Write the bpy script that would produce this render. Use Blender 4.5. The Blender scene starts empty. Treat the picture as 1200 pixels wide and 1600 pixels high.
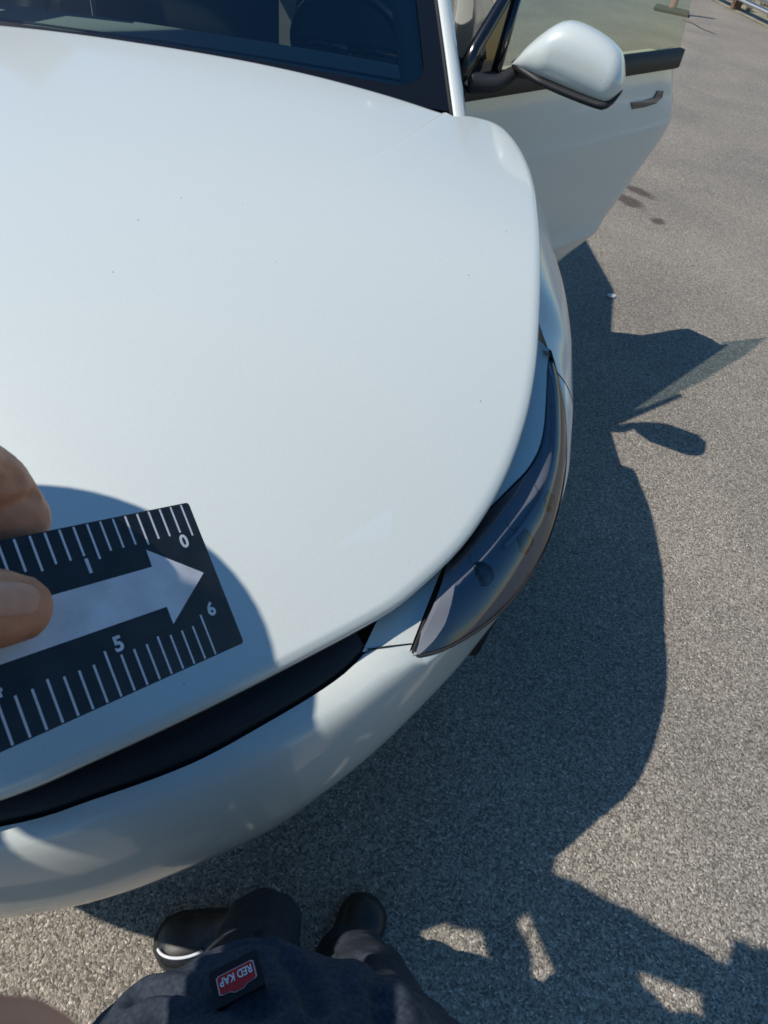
import bpy, bmesh, math, random
import numpy as np
from mathutils import Vector, Matrix
random.seed(7); rng = np.random.default_rng(7)
S = bpy.context.scene
COL = S.collection
R = math.radians

# ------------------------------------------------------------------ camera
CAM = np.array([.53, -.22, 1.50]); FPX = 980.0          # FPX: focal length for a 1200 px wide frame
YAW, PITCH, ROLL = R(5), R(47.5), R(-10)
fw = np.array([math.sin(YAW)*math.cos(PITCH), math.cos(YAW)*math.cos(PITCH), -math.sin(PITCH)])
r0 = np.array([math.cos(YAW), -math.sin(YAW), 0]); d0 = np.cross(fw, r0)
rt = math.cos(ROLL)*r0 + math.sin(ROLL)*d0
dn = -math.sin(ROLL)*r0 + math.cos(ROLL)*d0
cd = bpy.data.cameras.new('camera'); cam = bpy.data.objects.new('camera', cd); COL.objects.link(cam)
cd.sensor_fit = 'HORIZONTAL'; cd.sensor_width = 36; cd.lens = FPX/1200*36
cd.clip_start = .005; cd.clip_end = 2000
cd.dof.use_dof = True; cd.dof.focus_distance = .30; cd.dof.aperture_fstop = cd.lens/1000/.00045
cam.matrix_world = Matrix(((rt[0], -dn[0], -fw[0], CAM[0]), (rt[1], -dn[1], -fw[1], CAM[1]),
                           (rt[2], -dn[2], -fw[2], CAM[2]), (0, 0, 0, 1)))
S.camera = cam

# ------------------------------------------------------------------ daylight
SUN_EL, SUN_AZ = R(54), R(9)                           # light travels towards +x, a little +y
Ldir = np.array([math.cos(SUN_EL)*math.cos(SUN_AZ), math.cos(SUN_EL)*math.sin(SUN_AZ), -math.sin(SUN_EL)])
w = bpy.data.worlds.new('World'); S.world = w; w.use_nodes = True
nt = w.node_tree; bg = nt.nodes['Background']
sky = nt.nodes.new('ShaderNodeTexSky'); sky.sky_type = 'NISHITA'; sky.sun_disc = False
sky.sun_elevation = SUN_EL; sky.sun_rotation = math.atan2(-Ldir[0], -Ldir[1])
sky.air_density = 1.3; sky.dust_density = .3; sky.ozone_density = 2.2; sky.altitude = 300
hsv = nt.nodes.new('ShaderNodeHueSaturation'); hsv.inputs['Saturation'].default_value = 1.35
nt.links.new(sky.outputs[0], hsv.inputs['Color']); nt.links.new(hsv.outputs[0], bg.inputs[0]); bg.inputs[1].default_value = .105
sd = bpy.data.lights.new('sun', 'SUN'); sd.energy = 4.0; sd.angle = R(.53); sd.color = (1, .94, .85)
so = bpy.data.objects.new('sun', sd); COL.objects.link(so)
so.rotation_euler = Vector(Ldir).to_track_quat('-Z', 'Y').to_euler(); so.location = (-6, -2, 9)
S.view_settings.view_transform = 'Standard'; S.view_settings.look = 'None'
S.view_settings.exposure = .06; S.view_settings.gamma = 1; S.view_settings.use_curve_mapping = False
S.render.engine = 'CYCLES'
S.cycles.max_bounces = 8; S.cycles.transparent_max_bounces = 16; S.cycles.caustics_refractive = False; S.cycles.caustics_reflective = False

# ------------------------------------------------------------------ helpers
def mat(name, col, rough=.5, coat=0, metal=0, spec=.5, coat_rough=.03):
    m = bpy.data.materials.new(name); m.use_nodes = True
    b = m.node_tree.nodes['Principled BSDF']
    b.inputs['Base Color'].default_value = (*col, 1); b.inputs['Roughness'].default_value = rough
    b.inputs['Metallic'].default_value = metal; b.inputs['Specular IOR Level'].default_value = spec
    b.inputs['Coat Weight'].default_value = coat; b.inputs['Coat Roughness'].default_value = coat_rough
    return m
def nodes(m): return m.node_tree.nodes, m.node_tree.links, m.node_tree.nodes['Principled BSDF']
def noise_col(m, scale, c0, c1, lo=.35, hi=.65, detail=6, coord='Object', bump=0, bscale=None, bdist=.002):
    N, L, b = nodes(m)
    tc = N.new('ShaderNodeTexCoord'); n = N.new('ShaderNodeTexNoise'); n.inputs['Scale'].default_value = scale; n.inputs['Detail'].default_value = detail
    L.new(tc.outputs[coord], n.inputs['Vector'])
    cr = N.new('ShaderNodeValToRGB'); cr.color_ramp.elements[0].position = lo; cr.color_ramp.elements[1].position = hi
    cr.color_ramp.elements[0].color = (*c0, 1); cr.color_ramp.elements[1].color = (*c1, 1)
    L.new(n.outputs['Fac'], cr.inputs[0]); L.new(cr.outputs[0], b.inputs['Base Color'])
    if bump:
        n2 = N.new('ShaderNodeTexNoise'); n2.inputs['Scale'].default_value = bscale or scale; n2.inputs['Detail'].default_value = 5
        L.new(tc.outputs[coord], n2.inputs['Vector'])
        bp = N.new('ShaderNodeBump'); bp.inputs['Strength'].default_value = bump; bp.inputs['Distance'].default_value = bdist
        L.new(n2.outputs['Fac'], bp.inputs['Height']); L.new(bp.outputs[0], b.inputs['Normal'])
    return m
def glass(name, tint, refl=.9, rough=.0, ior=1.5):
    """thin sheet: tinted see-through plus a Fresnel mirror"""
    m = bpy.data.materials.new(name); m.use_nodes = True
    N, L = m.node_tree.nodes, m.node_tree.links; N.clear()
    out = N.new('ShaderNodeOutputMaterial'); mx = N.new('ShaderNodeMixShader')
    t = N.new('ShaderNodeBsdfTransparent'); t.inputs[0].default_value = (*tint, 1)
    g = N.new('ShaderNodeBsdfGlossy'); g.inputs['Roughness'].default_value = rough; g.inputs[0].default_value = (refl, refl, refl, 1)
    fr = N.new('ShaderNodeFresnel'); fr.inputs[0].default_value = ior
    L.new(fr.outputs[0], mx.inputs[0]); L.new(t.outputs[0], mx.inputs[1]); L.new(g.outputs[0], mx.inputs[2]); L.new(mx.outputs[0], out.inputs[0])
    return m
def tag(o, label=None, cat=None, group=None, kind=None):
    for k, v in (('label', label), ('category', cat), ('group', group), ('kind', kind)):
        if v: o[k] = v
    return o
def link(name, me, parent=None, m=None, smooth=True):
    o = bpy.data.objects.new(name, me); COL.objects.link(o)
    if m: me.materials.append(m)
    if smooth: me.polygons.foreach_set('use_smooth', [True]*len(me.polygons))
    if parent: o.parent = parent
    return o
def mk(name, v, f, m, parent=None, smooth=True, mirror=False, weld=False):
    v = [tuple(float(c) for c in p) for p in v]
    if mirror: v = [(-x, y, z) for x, y, z in v]; f = [tuple(reversed(q)) for q in f]
    me = bpy.data.meshes.new(name); me.from_pydata(v, [], [tuple(q) for q in f])
    if weld:
        bm = bmesh.new(); bm.from_mesh(me); bmesh.ops.remove_doubles(bm, verts=bm.verts, dist=1e-5); bm.to_mesh(me); bm.free()
    me.update()
    return link(name, me, parent, m, smooth)
def empty(name, loc=(0, 0, 0), rz=0, parent=None):
    o = bpy.data.objects.new(name, None); COL.objects.link(o); o.location = loc; o.rotation_euler = (0, 0, rz); o.empty_display_size = .1
    if parent: o.parent = parent
    return o
def grid(rows, closed=False):
    n = len(rows[0]); v = [p for r_ in rows for p in r_]; f = []
    for i in range(len(rows)-1):
        for j in range(n if closed else n-1):
            k = (j+1) % n
            f.append((i*n+j, i*n+k, (i+1)*n+k, (i+1)*n+j))
    return v, f
def catmull(P, n=8):
    P = np.array(P, float); Q = np.vstack([2*P[0]-P[1], P, 2*P[-1]-P[-2]]); out = []
    for i in range(1, len(Q)-2):
        for t in np.linspace(0, 1, n, endpoint=False):
            a, b, c, d = Q[i-1:i+3]
            out.append(.5*((2*b)+(c-a)*t+(2*a-5*b+4*c-d)*t*t+(3*b-a-3*c+d)*t**3))
    out.append(Q[-2]); return np.array(out)
def resample(P, n):
    P = np.array(P); s = np.r_[0, np.cumsum(np.linalg.norm(np.diff(P, axis=0), axis=1))]
    t = np.linspace(0, s[-1], n); return np.stack([np.interp(t, s, P[:, k]) for k in range(P.shape[1])], 1)
def boxv(x0, x1, y0, y1, z0, z1):
    v = [(x, y, z) for x in (x0, x1) for y in (y0, y1) for z in (z0, z1)]
    f = [(0, 1, 3, 2), (4, 6, 7, 5), (0, 4, 5, 1), (2, 3, 7, 6), (0, 2, 6, 4), (1, 5, 7, 3)]
    return v, f
def bevel_obj(o, wd, seg=3):
    md = o.modifiers.new('bevel', 'BEVEL'); md.width = wd; md.segments = seg; md.limit_method = 'ANGLE'; md.angle_limit = R(30); return o
def tube(path, rad, seg=12, cap=True, flat=1.0):
    path = np.array(path, float); n = len(path); rad = np.broadcast_to(np.array(rad, float), (n,))
    rows = []; up = np.array([0, 0, 1.])
    for i in range(n):
        t = path[min(i+1, n-1)]-path[max(i-1, 0)]; t /= np.linalg.norm(t)+1e-12
        a = np.cross(t, up)
        if np.linalg.norm(a) < 1e-3: a = np.cross(t, [1., 0, 0])
        a /= np.linalg.norm(a); b = np.cross(a, t)
        rows.append([path[i]+rad[i]*(math.cos(q)*a+flat*math.sin(q)*b) for q in np.linspace(0, 2*math.pi, seg, endpoint=False)])
    v, f = grid(rows, True)
    if cap:
        f.append(tuple(range(seg-1, -1, -1))); k = (n-1)*seg; f.append(tuple(range(k, k+seg)))
    return v, f
def join(parts):
    V, F = [], []
    for v, f in parts:
        k = len(V); V += list(v); F += [tuple(i+k for i in q) for q in f]
    return V, F
def ring_fill(v, f): return v, f

# the camera's view rays, used to survey where things stand (car frame: z measured from CARZ)
CARZ = .10
C0 = CAM-np.array([0, 0, CARZ])
def vray(x, y): return ((x-600)*rt+(y-800)*dn)/FPX+fw
def atz(x, y, z): g = vray(x, y); return C0+g*((z-C0[2])/g[2])
def gnd(x, y, z=0): g = vray(x, y); return CAM+g*((z-CAM[2])/g[2])
def onplane(x, y, p0, n): g = vray(x, y); return C0+g*(((p0-C0)@n)/(g@n))

# ------------------------------------------------------------------ materials
def paint_mat():
    m = mat('white_paint', (.60, .655, .665), .38, coat=1, coat_rough=.04)
    N, L, b = nodes(m)
    tc = N.new('ShaderNodeTexCoord')
    n = N.new('ShaderNodeTexNoise'); n.inputs['Scale'].default_value = 900; n.inputs['Detail'].default_value = 2
    L.new(tc.outputs['Object'], n.inputs['Vector'])
    cr = N.new('ShaderNodeValToRGB'); cr.color_ramp.elements[0].position = .3; cr.color_ramp.elements[1].position = .7
    cr.color_ramp.elements[0].color = (.57, .605, .57, 1); cr.color_ramp.elements[1].color = (.65, .685, .64, 1)
    L.new(n.outputs['Fac'], cr.inputs[0])
    # scattered road-dirt specks
    vo = N.new('ShaderNodeTexVoronoi'); vo.inputs['Scale'].default_value = 42; L.new(tc.outputs['Object'], vo.inputs['Vector'])
    sp = N.new('ShaderNodeMath'); sp.operation = 'LESS_THAN'; L.new(vo.outputs['Distance'], sp.inputs[0])
    pk0 = N.new('ShaderNodeSeparateColor'); L.new(vo.outputs['Color'], pk0.inputs[0]); rr0 = N.new('ShaderNodeMath'); rr0.operation = 'MULTIPLY'; rr0.inputs[1].default_value = .06; L.new(pk0.outputs[1], rr0.inputs[0]); L.new(rr0.outputs[0], sp.inputs[1])
    pk = N.new('ShaderNodeSeparateColor'); L.new(vo.outputs['Color'], pk.inputs[0])
    p2 = N.new('ShaderNodeMath'); p2.operation = 'GREATER_THAN'; p2.inputs[1].default_value = .84; L.new(pk.outputs[0], p2.inputs[0])
    mu = N.new('ShaderNodeMath'); mu.operation = 'MULTIPLY'; L.new(sp.outputs[0], mu.inputs[0]); L.new(p2.outputs[0], mu.inputs[1])
    mx = N.new('ShaderNodeMix'); mx.data_type = 'RGBA'; mx.inputs[7].default_value = (.16, .15, .13, 1)
    L.new(mu.outputs[0], mx.inputs[0]); L.new(cr.outputs[0], mx.inputs[6]); L.new(mx.outputs[2], b.inputs['Base Color'])
    # faint dust film breaks the clear coat up
    n3 = N.new('ShaderNodeTexNoise'); n3.inputs['Scale'].default_value = 7; n3.inputs['Detail'].default_value = 8; L.new(tc.outputs['Object'], n3.inputs['Vector'])
    mr = N.new('ShaderNodeMapRange'); mr.inputs['To Min'].default_value = .03; mr.inputs['To Max'].default_value = .16; L.new(n3.outputs['Fac'], mr.inputs[0])
    L.new(mr.outputs[0], b.inputs['Coat Roughness'])
    bp = N.new('ShaderNodeBump'); bp.inputs['Strength'].default_value = .06; bp.inputs['Distance'].default_value = .0004
    L.new(n.outputs['Fac'], bp.inputs['Height']); L.new(bp.outputs[0], b.inputs['Normal'])
    return m
M_paint = paint_mat()
M_blk = noise_col(mat('black_plastic', (.012, .012, .013), .55), 600, (.008, .008, .009), (.022, .022, .024), bump=.25, bscale=900, bdist=.0005)
M_gloss = mat('gloss_black', (.006, .006, .007), .18, coat=.6)
M_frit = mat('black_frit', (.008, .008, .009), .12)
M_rubber = mat('rubber', (.02, .02, .02), .8)
M_alloy = mat('alloy', (.25, .25, .26), .35, metal=.8)
M_int = noise_col(mat('dark_interior', (.02, .022, .024), .7), 300, (.014, .016, .018), (.03, .032, .034))
M_dash = noise_col(mat('dash_soft', (.05, .055, .055), .75), 500, (.20, .22, .22), (.30, .32, .32))
M_seat = mat('seat_leather', (.025, .026, .028), .5)
M_palefab = mat('pale_lining', (.42, .44, .42), .9)
M_chrome = mat('chrome', (.75, .75, .76), .12, metal=1)
M_wglass = glass('windscreen_glass', (.68, .80, .76), ior=1.75)
M_dglass = glass('door_glass', (.52, .64, .63))
M_dark_glass = mat('dark_glass', (.01, .012, .013), .04, coat=.5)
M_lens = glass('lamp_lens', (.80, .81, .84), refl=1.0, ior=1.62)
M_house = mat('lamp_housing', (.30, .31, .34), .3)

def asphalt_mat():
    m = mat('asphalt', (.2, .19, .17), .9, spec=.25)
    N, L, b = nodes(m)
    tc = N.new('ShaderNodeTexCoord')
    def nz(sc, det, off=0):
        n = N.new('ShaderNodeTexNoise'); n.inputs['Scale'].default_value = sc; n.inputs['Detail'].default_value = det
        L.new(tc.outputs['Object'], n.inputs['Vector']); return n
    vo = N.new('ShaderNodeTexVoronoi'); vo.inputs['Scale'].default_value = 240; vo.inputs['Randomness'].default_value = 1
    wp = nz(60, 3); mxv = N.new('ShaderNodeVectorMath'); mxv.operation = 'SCALE'; mxv.inputs['Scale'].default_value = .012
    L.new(wp.outputs['Color'], mxv.inputs[0]); ad = N.new('ShaderNodeVectorMath'); ad.operation = 'ADD'
    L.new(tc.outputs['Object'], ad.inputs[0]); L.new(mxv.outputs[0], ad.inputs[1]); L.new(ad.outputs[0], vo.inputs['Vector'])
    sc_ = N.new('ShaderNodeSeparateColor'); L.new(vo.outputs['Color'], sc_.inputs[0])
    cr = N.new('ShaderNodeValToRGB'); e = cr.color_ramp.elements
    e[0].position = 0; e[0].color = (.13, .118, .102, 1); e[1].position = 1; e[1].color = (.66, .60, .52, 1)
    q = e.new(.55); q.color = (.315, .286, .245, 1); q2 = e.new(.93); q2.color = (.44, .40, .34, 1)
    L.new(sc_.outputs[0], cr.inputs[0])
    big = nz(1.3, 10); c2 = N.new('ShaderNodeValToRGB'); c2.color_ramp.elements[0].position = .3; c2.color_ramp.elements[1].position = .72
    c2.color_ramp.elements[0].color = (.80, .80, .80, 1); c2.color_ramp.elements[1].color = (1.10, 1.07, 1.03, 1); L.new(big.outputs['Fac'], c2.inputs[0])
    mu = N.new('ShaderNodeMix'); mu.data_type = 'RGBA'; mu.blend_type = 'MULTIPLY'; mu.inputs[0].default_value = 1
    L.new(cr.outputs[0], mu.inputs[6]); L.new(c2.outputs[0], mu.inputs[7])
    fine = nz(620, 4); c3 = N.new('ShaderNodeValToRGB'); c3.color_ramp.elements[0].position = .32; c3.color_ramp.elements[1].position = .68
    c3.color_ramp.elements[0].color = (.58, .58, .58, 1); c3.color_ramp.elements[1].color = (1.38, 1.36, 1.33, 1); L.new(fine.outputs['Fac'], c3.inputs[0])
    mu2 = N.new('ShaderNodeMix'); mu2.data_type = 'RGBA'; mu2.blend_type = 'MULTIPLY'; mu2.inputs[0].default_value = 1
    L.new(mu.outputs[2], mu2.inputs[6]); L.new(c3.outputs[0], mu2.inputs[7])
    # oil drips
    last = mu2.outputs[2]
    wob = nz(9, 5)
    for (cx, cy, rx, ry, rz) in STAINS:
        mp = N.new('ShaderNodeMapping'); mp.vector_type = 'TEXTURE'
        mp.inputs['Location'].default_value = (cx, cy, 0); mp.inputs['Rotation'].default_value = (0, 0, rz); mp.inputs['Scale'].default_value = (rx, ry, 1)
        L.new(tc.outputs['Object'], mp.inputs[0])
        ln = N.new('ShaderNodeVectorMath'); ln.operation = 'LENGTH'; L.new(mp.outputs[0], ln.inputs[0])
        aa = N.new('ShaderNodeMath'); aa.operation = 'MULTIPLY_ADD'; aa.inputs[1].default_value = 1.1; L.new(wob.outputs['Fac'], aa.inputs[0]); L.new(ln.outputs['Value'], aa.inputs[2])
        mr = N.new('ShaderNodeMapRange'); mr.inputs['From Min'].default_value = 1.2; mr.inputs['From Max'].default_value = 1.75; mr.inputs['To Min'].default_value = .75; mr.inputs['To Max'].default_value = 0
        L.new(aa.outputs[0], mr.inputs[0])
        mm = N.new('ShaderNodeMix'); mm.data_type = 'RGBA'; mm.inputs[7].default_value = (.062, .042, .036, 1)
        L.new(mr.outputs[0], mm.inputs[0]); L.new(last, mm.inputs[6]); last = mm.outputs[2]
    L.new(last, b.inputs['Base Color'])
    inv = N.new('ShaderNodeMath'); inv.operation = 'MULTIPLY_ADD'; inv.inputs[1].default_value = -.9
    L.new(vo.outputs['Distance'], inv.inputs[0]); L.new(sc_.outputs[1], inv.inputs[2])
    bp = N.new('ShaderNodeBump'); bp.inputs['Strength'].default_value = .75; bp.inputs['Distance'].default_value = .004
    L.new(inv.outputs[0], bp.inputs['Height'])
    bp2 = N.new('ShaderNodeBump'); bp2.inputs['Strength'].default_value = .5; bp2.inputs['Distance'].default_value = .0015
    L.new(fine.outputs['Fac'], bp2.inputs['Height']); L.new(bp.outputs[0], bp2.inputs['Normal']); L.new(bp2.outputs[0], b.inputs['Normal'])
    return m
s1 = gnd(978, 312); s2 = gnd(1000, 300); s3 = gnd(1028, 346)
STAINS = [(s1[0], s1[1], .075, .16, R(35)), (s2[0], s2[1], .06, .13, R(35)), (s3[0], s3[1], .05, .05, 0)]
M_asph = asphalt_mat()

# ------------------------------------------------------------------ ground and far edge of the lot
g = mk('ground', [(-300, -300, 0), (300, -300, 0), (300, 300, 0), (-300, 300, 0)], [(0, 1, 2, 3)], M_asph)
tag(g, 'sun-bleached grey-brown asphalt lot under the car', 'asphalt', kind='structure')
# tar crack
a, b_ = gnd(1066, 31), gnd(1117, 53); M_tar = mat('tar', (.03, .028, .026), .7)
L_ = catmull([a, a*.65+b_*.35+np.array([.02, .03, 0]), a*.35+b_*.65-np.array([.02, .02, 0]), b_], 6)
nn = np.array([b_[1]-a[1], a[0]-b_[0], 0]); nn /= np.linalg.norm(nn)
rows = [[p+nn*(.012+.006*rng.random())+[0, 0, .003] for p in L_], [p-nn*(.012+.006*rng.random())+[0, 0, .003] for p in L_]]
mk('tar_crack', *grid(rows), M_tar, g)

gv, gf = [], []
oct_ = [(1, 0, 0), (-1, 0, 0), (0, 1, 0), (0, -1, 0), (0, 0, 1), (0, 0, -1)]; of = [(0, 2, 4), (2, 1, 4), (1, 3, 4), (3, 0, 4), (2, 0, 5), (1, 2, 5), (3, 1, 5), (0, 3, 5)]
for i in range(900):
    x = -.3+3.4*rng.random(); y = -.4+4.5*rng.random()**1.5; r_ = .0015+.004*rng.random()**3; k = len(gv); a_ = rng.random()*6.28
    for p in oct_:
        q = np.array(p)*r_*np.array([1.3, .9, .7])*(.8+.4*rng.random(3)); gv.append((x+q[0]*math.cos(a_)-q[1]*math.sin(a_), y+q[0]*math.sin(a_)+q[1]*math.cos(a_), r_*.45+q[2]))
    gf += [tuple(j+k for j in q) for q in of]
tag(mk('loose_grit', gv, gf, noise_col(mat('grit', (.4, .37, .33), .9), 3, (.22, .2, .18), (.5, .47, .42)), smooth=False), 'fine loose grit scattered over the asphalt', 'grit', kind='stuff')
GA, GB = gnd(1110, 0), gnd(1200, 45)
gd = (GA-GB)/np.linalg.norm(GA-GB); gout = np.array([gd[1], -gd[0], 0])
if gout[0] < 0: gout = -gout
M_verge = noise_col(mat('dry_verge', (.3, .26, .17), .95), 6, (.16, .14, .09), (.40, .35, .24), lo=.3, hi=.7, bump=.8, bscale=40, bdist=.03)
vg = [GA+gd*30+gout*.02, GB-gd*20+gout*.02, GB-gd*20+gout*12, GA+gd*30+gout*12]
vr = mk('verge', [(p[0], p[1], .006) for p in vg], [(0, 1, 2, 3)], M_verge); tag(vr, 'dry tan verge of grit and dead grass behind the guardrail', 'verge', kind='structure')
def clump():
    V, F = [], []
    for k in range(26):
        a_ = rng.random()*6.28; l = .12+.2*rng.random(); d = np.array([math.cos(a_), math.sin(a_), 0]); sd_ = np.array([-d[1], d[0], 0])*.006
        b0 = d*.05*rng.random(); t = b0+d*l*.55+np.array([0, 0, l]); i = len(V)
        V += [b0-sd_, b0+sd_, t]; F.append((i, i+1, i+2))
    return V, F
M_dry = mat('dry_grass', (.34, .29, .17), .9)
V, F = [], []
for i in range(420):
    p = GB-gd*6+gd*rng.random()*20+gout*(.35+2.6*rng.random()); v, f = clump(); k = len(V)
    V += [q+p for q in v]; F += [tuple(j+k for j in q) for q in f]
tag(mk('dry_grass', V, F, M_dry, smooth=False), 'dead straw-coloured grass tufts behind the guardrail', 'grass', kind='stuff')

M_galv = noise_col(mat('galvanised_steel', (.5, .53, .56), .38, metal=.35), 14, (.42, .45, .48), (.62, .65, .68))
M_wood = noise_col(mat('weathered_post', (.14, .085, .055), .9), 12, (.09, .055, .035), (.2, .125, .08))
rail = empty('guardrail', (float(GB[0]+gout[0]*.02), float(GB[1]+gout[1]*.02), 0))
tag(rail, 'galvanised steel guardrail on brown posts along the far edge of the lot', 'guardrail')
def rl(s, o, z): p = gd*s+gout*o; return (p[0], p[1], z)
prof = []
for k in range(25):
    t = k/24; prof.append((.03*math.cos(t*4*math.pi), .24+.22*t))
mk('beam', *grid([[rl(-9, o, z) for o, z in prof], [rl(3, o, z) for o, z in prof], [rl(16, o, z) for o, z in prof]]), M_galv, rail)
mk('lower_rail', *boxv(0, 1, 0, 1, 0, 1), M_galv, rail).matrix_local = Matrix(((gd[0]*25, gout[0]*.05, 0, rl(-9, .06, 0)[0]), (gd[1]*25, gout[1]*.05, 0, rl(-9, .06, 0)[1]), (0, 0, .05, .13), (0, 0, 0, 1)))
P1, P2 = gnd(1141, 14), gnd(1189, 42); sp1 = (P1-GB)@gd; sp2 = (P2-GB)@gd; step = max(1.2, sp1-sp2)
pv, pf = boxv(-.06, .06, -.07, .07, 0, .44)
for k in range(-4, 9):
    p = rl(sp2+k*step, .11, 0); o = mk('post', pv, pf, M_wood, rail, smooth=False); o.location = p; o.rotation_euler = (0, 0, math.atan2(gd[1], gd[0])); bevel_obj(o, .012, 2)
# marker post
mp = gnd(1048, 20); M_pink = mat('faded_orange', (.45, .19, .14), .7); M_brub = mat('marker_base', (.035, .04, .04), .8)
mkr = empty('marker_post', (mp[0], mp[1], 0), R(-20)); tag(mkr, 'faded orange marker post on a flat dark base, seen beyond the door glass', 'post')
bevel_obj(mk('base', *boxv(-.27, .27, -.15, .15, .002, .06), M_brub, mkr), .03, 3)
mk('pole', *tube([(0, 0, .05), (0, 0, .08), (0, 0, 1.0)], [.07, .055, .05], 16), M_pink, mkr)
# pale pebble
pb = gnd(955, 464); bmx = bmesh.new(); bmesh.ops.create_icosphere(bmx, subdivisions=3, radius=.02)
for v in bmx.verts: v.co = Vector((v.co.x*1.2*(1+.15*math.sin(v.co.y*150)), v.co.y*.85, v.co.z*.4+.006))
me = bpy.data.meshes.new('pebble'); bmx.to_mesh(me); bmx.free()
o = link('pebble', me, None, mat('pale_stone', (.62, .63, .62), .7)); o.location = pb; tag(o, 'small pale pebble lying on the asphalt beyond the fender', 'pebble')

# ------------------------------------------------------------------ the car (front towards -y, centre line x = 0, child z from CARZ)
car = empty('car', (0, 0, CARZ)); tag(car, 'white car with hood ajar and driver door swung open', 'car')
def z_spine(y): return np.interp(y, HY, HZ)
_k = catmull(np.array([(-.35, .60), (-.12, .712), (0, .765), (.15, .816), (.3, .86), (.5, .908), (.7, .945), (1.0, .993), (1.35, 1.035), (1.7, 1.05)]), 12)
HY, HZ = _k[:, 0], _k[:, 1]
_k2 = catmull(np.array([(-.4, .24), (0, .24), (.3, .215), (.6, .15), (.9, .095), (1.3, .11), (1.7, .12)]), 12)
def Hs(x, y): return z_spine(y)-np.interp(y, _k2[:, 0], _k2[:, 1])*x*x
def hitH(x, y):
    z = .85
    for i in range(70): p = atz(x, y, z); z = .6*z+.4*Hs(p[0], p[1])
    return p
hood_px = [(0, 1240), (150, 1177), (300, 1108), (450, 1033), (600, 953), (660, 908), (720, 850), (760, 795), (790, 740), (810, 690), (825, 640), (835, 590), (841, 540), (845, 460), (846, 400), (843, 340), (835, 280), (820, 240), (800, 210), (778, 192), (740, 181), (690, 175), (500, 118), (300, 77)]
E3 = [hitH(*q) for q in hood_px]
edge = np.array([(0, -.095)] + [(.11, -.078)] + [p[:2] for p in E3] + [(0, 1.343)])
edge = catmull(edge, 10); edge = resample(edge, 300)
# crease from the windscreen corner forward
cA, cB, cC = hitH(700, 178), hitH(610, 232), hitH(515, 262)
cu_ = (cC[:2]-cA[:2]); cL = np.linalg.norm(cu_); cu_ = cu_/cL; cn_ = np.array([-cu_[1], cu_[0]])
if cn_[0] > 0: cn_ = -cn_                                             # + towards the windscreen
cb = (cB[:2]-cA[:2])@cn_/max(.05, 4*((cB[:2]-cA[:2])@cu_/cL)*(1-(cB[:2]-cA[:2])@cu_/cL))
def crease(x, y):
    d = np.array([abs(x), y])-cA[:2]; p = d@cu_/cL; sg = d@cn_-cb*4*p*(1-p)
    if p < -.6 or p > 1.15: return 0
    fade = 1/(1+math.exp((p-.62)/.10))
    drop = .5*(math.sqrt(sg*sg+.0016**2)+sg)
    return .035*fade*drop*math.exp(-(drop/.14)**2)
sv = np.r_[np.linspace(0, .09, 12), np.linspace(.10, 1, 100)]
rows = []
def hood_z(x, y): return Hs(x, y)+crease(x, y)
def hood_pt(P, s, off=0):
    q = np.array([0, .43+(min(P[1], .80)-.6)*.62]); p = P*(1-s)+q*s
    d = np.linalg.norm(P-p)
    z = Hs(p[0], p[1])+crease(p[0], p[1]) - .005*math.exp(-(d/.006)**2) 
    return np.array([p[0], p[1], z+off])
top = [[hood_pt(P, s) for P in edge] for s in sv]
nrm = np.gradient(edge, axis=0); nrm = np.stack([nrm[:, 1], -nrm[:, 0]], 1); nrm /= np.linalg.norm(nrm, axis=1)[:, None]+1e-9   # outward
fl1 = [np.array([P[0]+n[0]*.0015, P[1]+n[1]*.0015, hood_pt(P, 0)[2]-.005]) for P, n in zip(edge, nrm)]
fl2 = [np.array([P[0]-n[0]*.001, P[1]-n[1]*.001, hood_pt(P, 0)[2]-.014]) for P, n in zip(edge, nrm)]
fl3 = [np.array([P[0]-n[0]*.012, P[1]-n[1]*.012, hood_pt(P, 0)[2]-.017]) for P, n in zip(edge, nrm)]
fl4 = [np.array([P[0]-n[0]*.05, P[1]-n[1]*.05, hood_pt(P, 0)[2]-.013]) for P, n in zip(edge, nrm)]
v, f = grid([fl4, fl3, fl2, fl1]+top)
v2 = [(-p[0], p[1], p[2]) for p in v]; f2 = [tuple(reversed(q)) for q in f]
V, F = join([(v, [tuple(reversed(q)) for q in f]), (v2, [tuple(reversed(q)) for q in f2])])
hood = mk('hood', V, F, M_paint, car, weld=True); tag(hood, 'broad glossy white hood, slightly raised off its latch')
for mir in (False, True):
    cp_ = catmull([hitH(*q) for q in [(697, 178), (668, 196), (630, 221), (585, 243), (545, 256), (505, 263)]], 8)
    tg = np.gradient(cp_[:, :2], axis=0); tg /= np.linalg.norm(tg, axis=1)[:, None]; nr_ = np.stack([tg[:, 1], -tg[:, 0]], 1); nr_ = np.where(nr_[:, :1] > 0, -nr_, nr_)
    rws = []
    for o_, h_ in ((.007, -.0005), (.0035, .0009), (.0008, .0022), (-.003, .0025), (-.02, .0021), (-.05, .0012), (-.08, .0003), (-.11, -.0008)):
        row = []
        for i_, p in enumerate(cp_):
            q_ = p[:2]+nr_[i_]*o_; t_ = i_/(len(cp_)-1); row.append(np.array([q_[0], q_[1], hood_z(q_[0], q_[1])+h_*(1-t_)**.7-.0006*t_]))
        rws.append(row)
    mk('pressed_crease', *grid(rws), M_paint, hood, mirror=mir)
under = [[hood_pt(P, s, -.03) for P in edge] for s in np.linspace(.05, 1, 12)]
v, f = grid(under); v2 = [(-p[0], p[1], p[2]) for p in v]; f2 = [tuple(reversed(q)) for q in f]
mk('hood_liner', *join([(v, f), (v2, f2)]), M_blk, car, weld=True)
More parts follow.
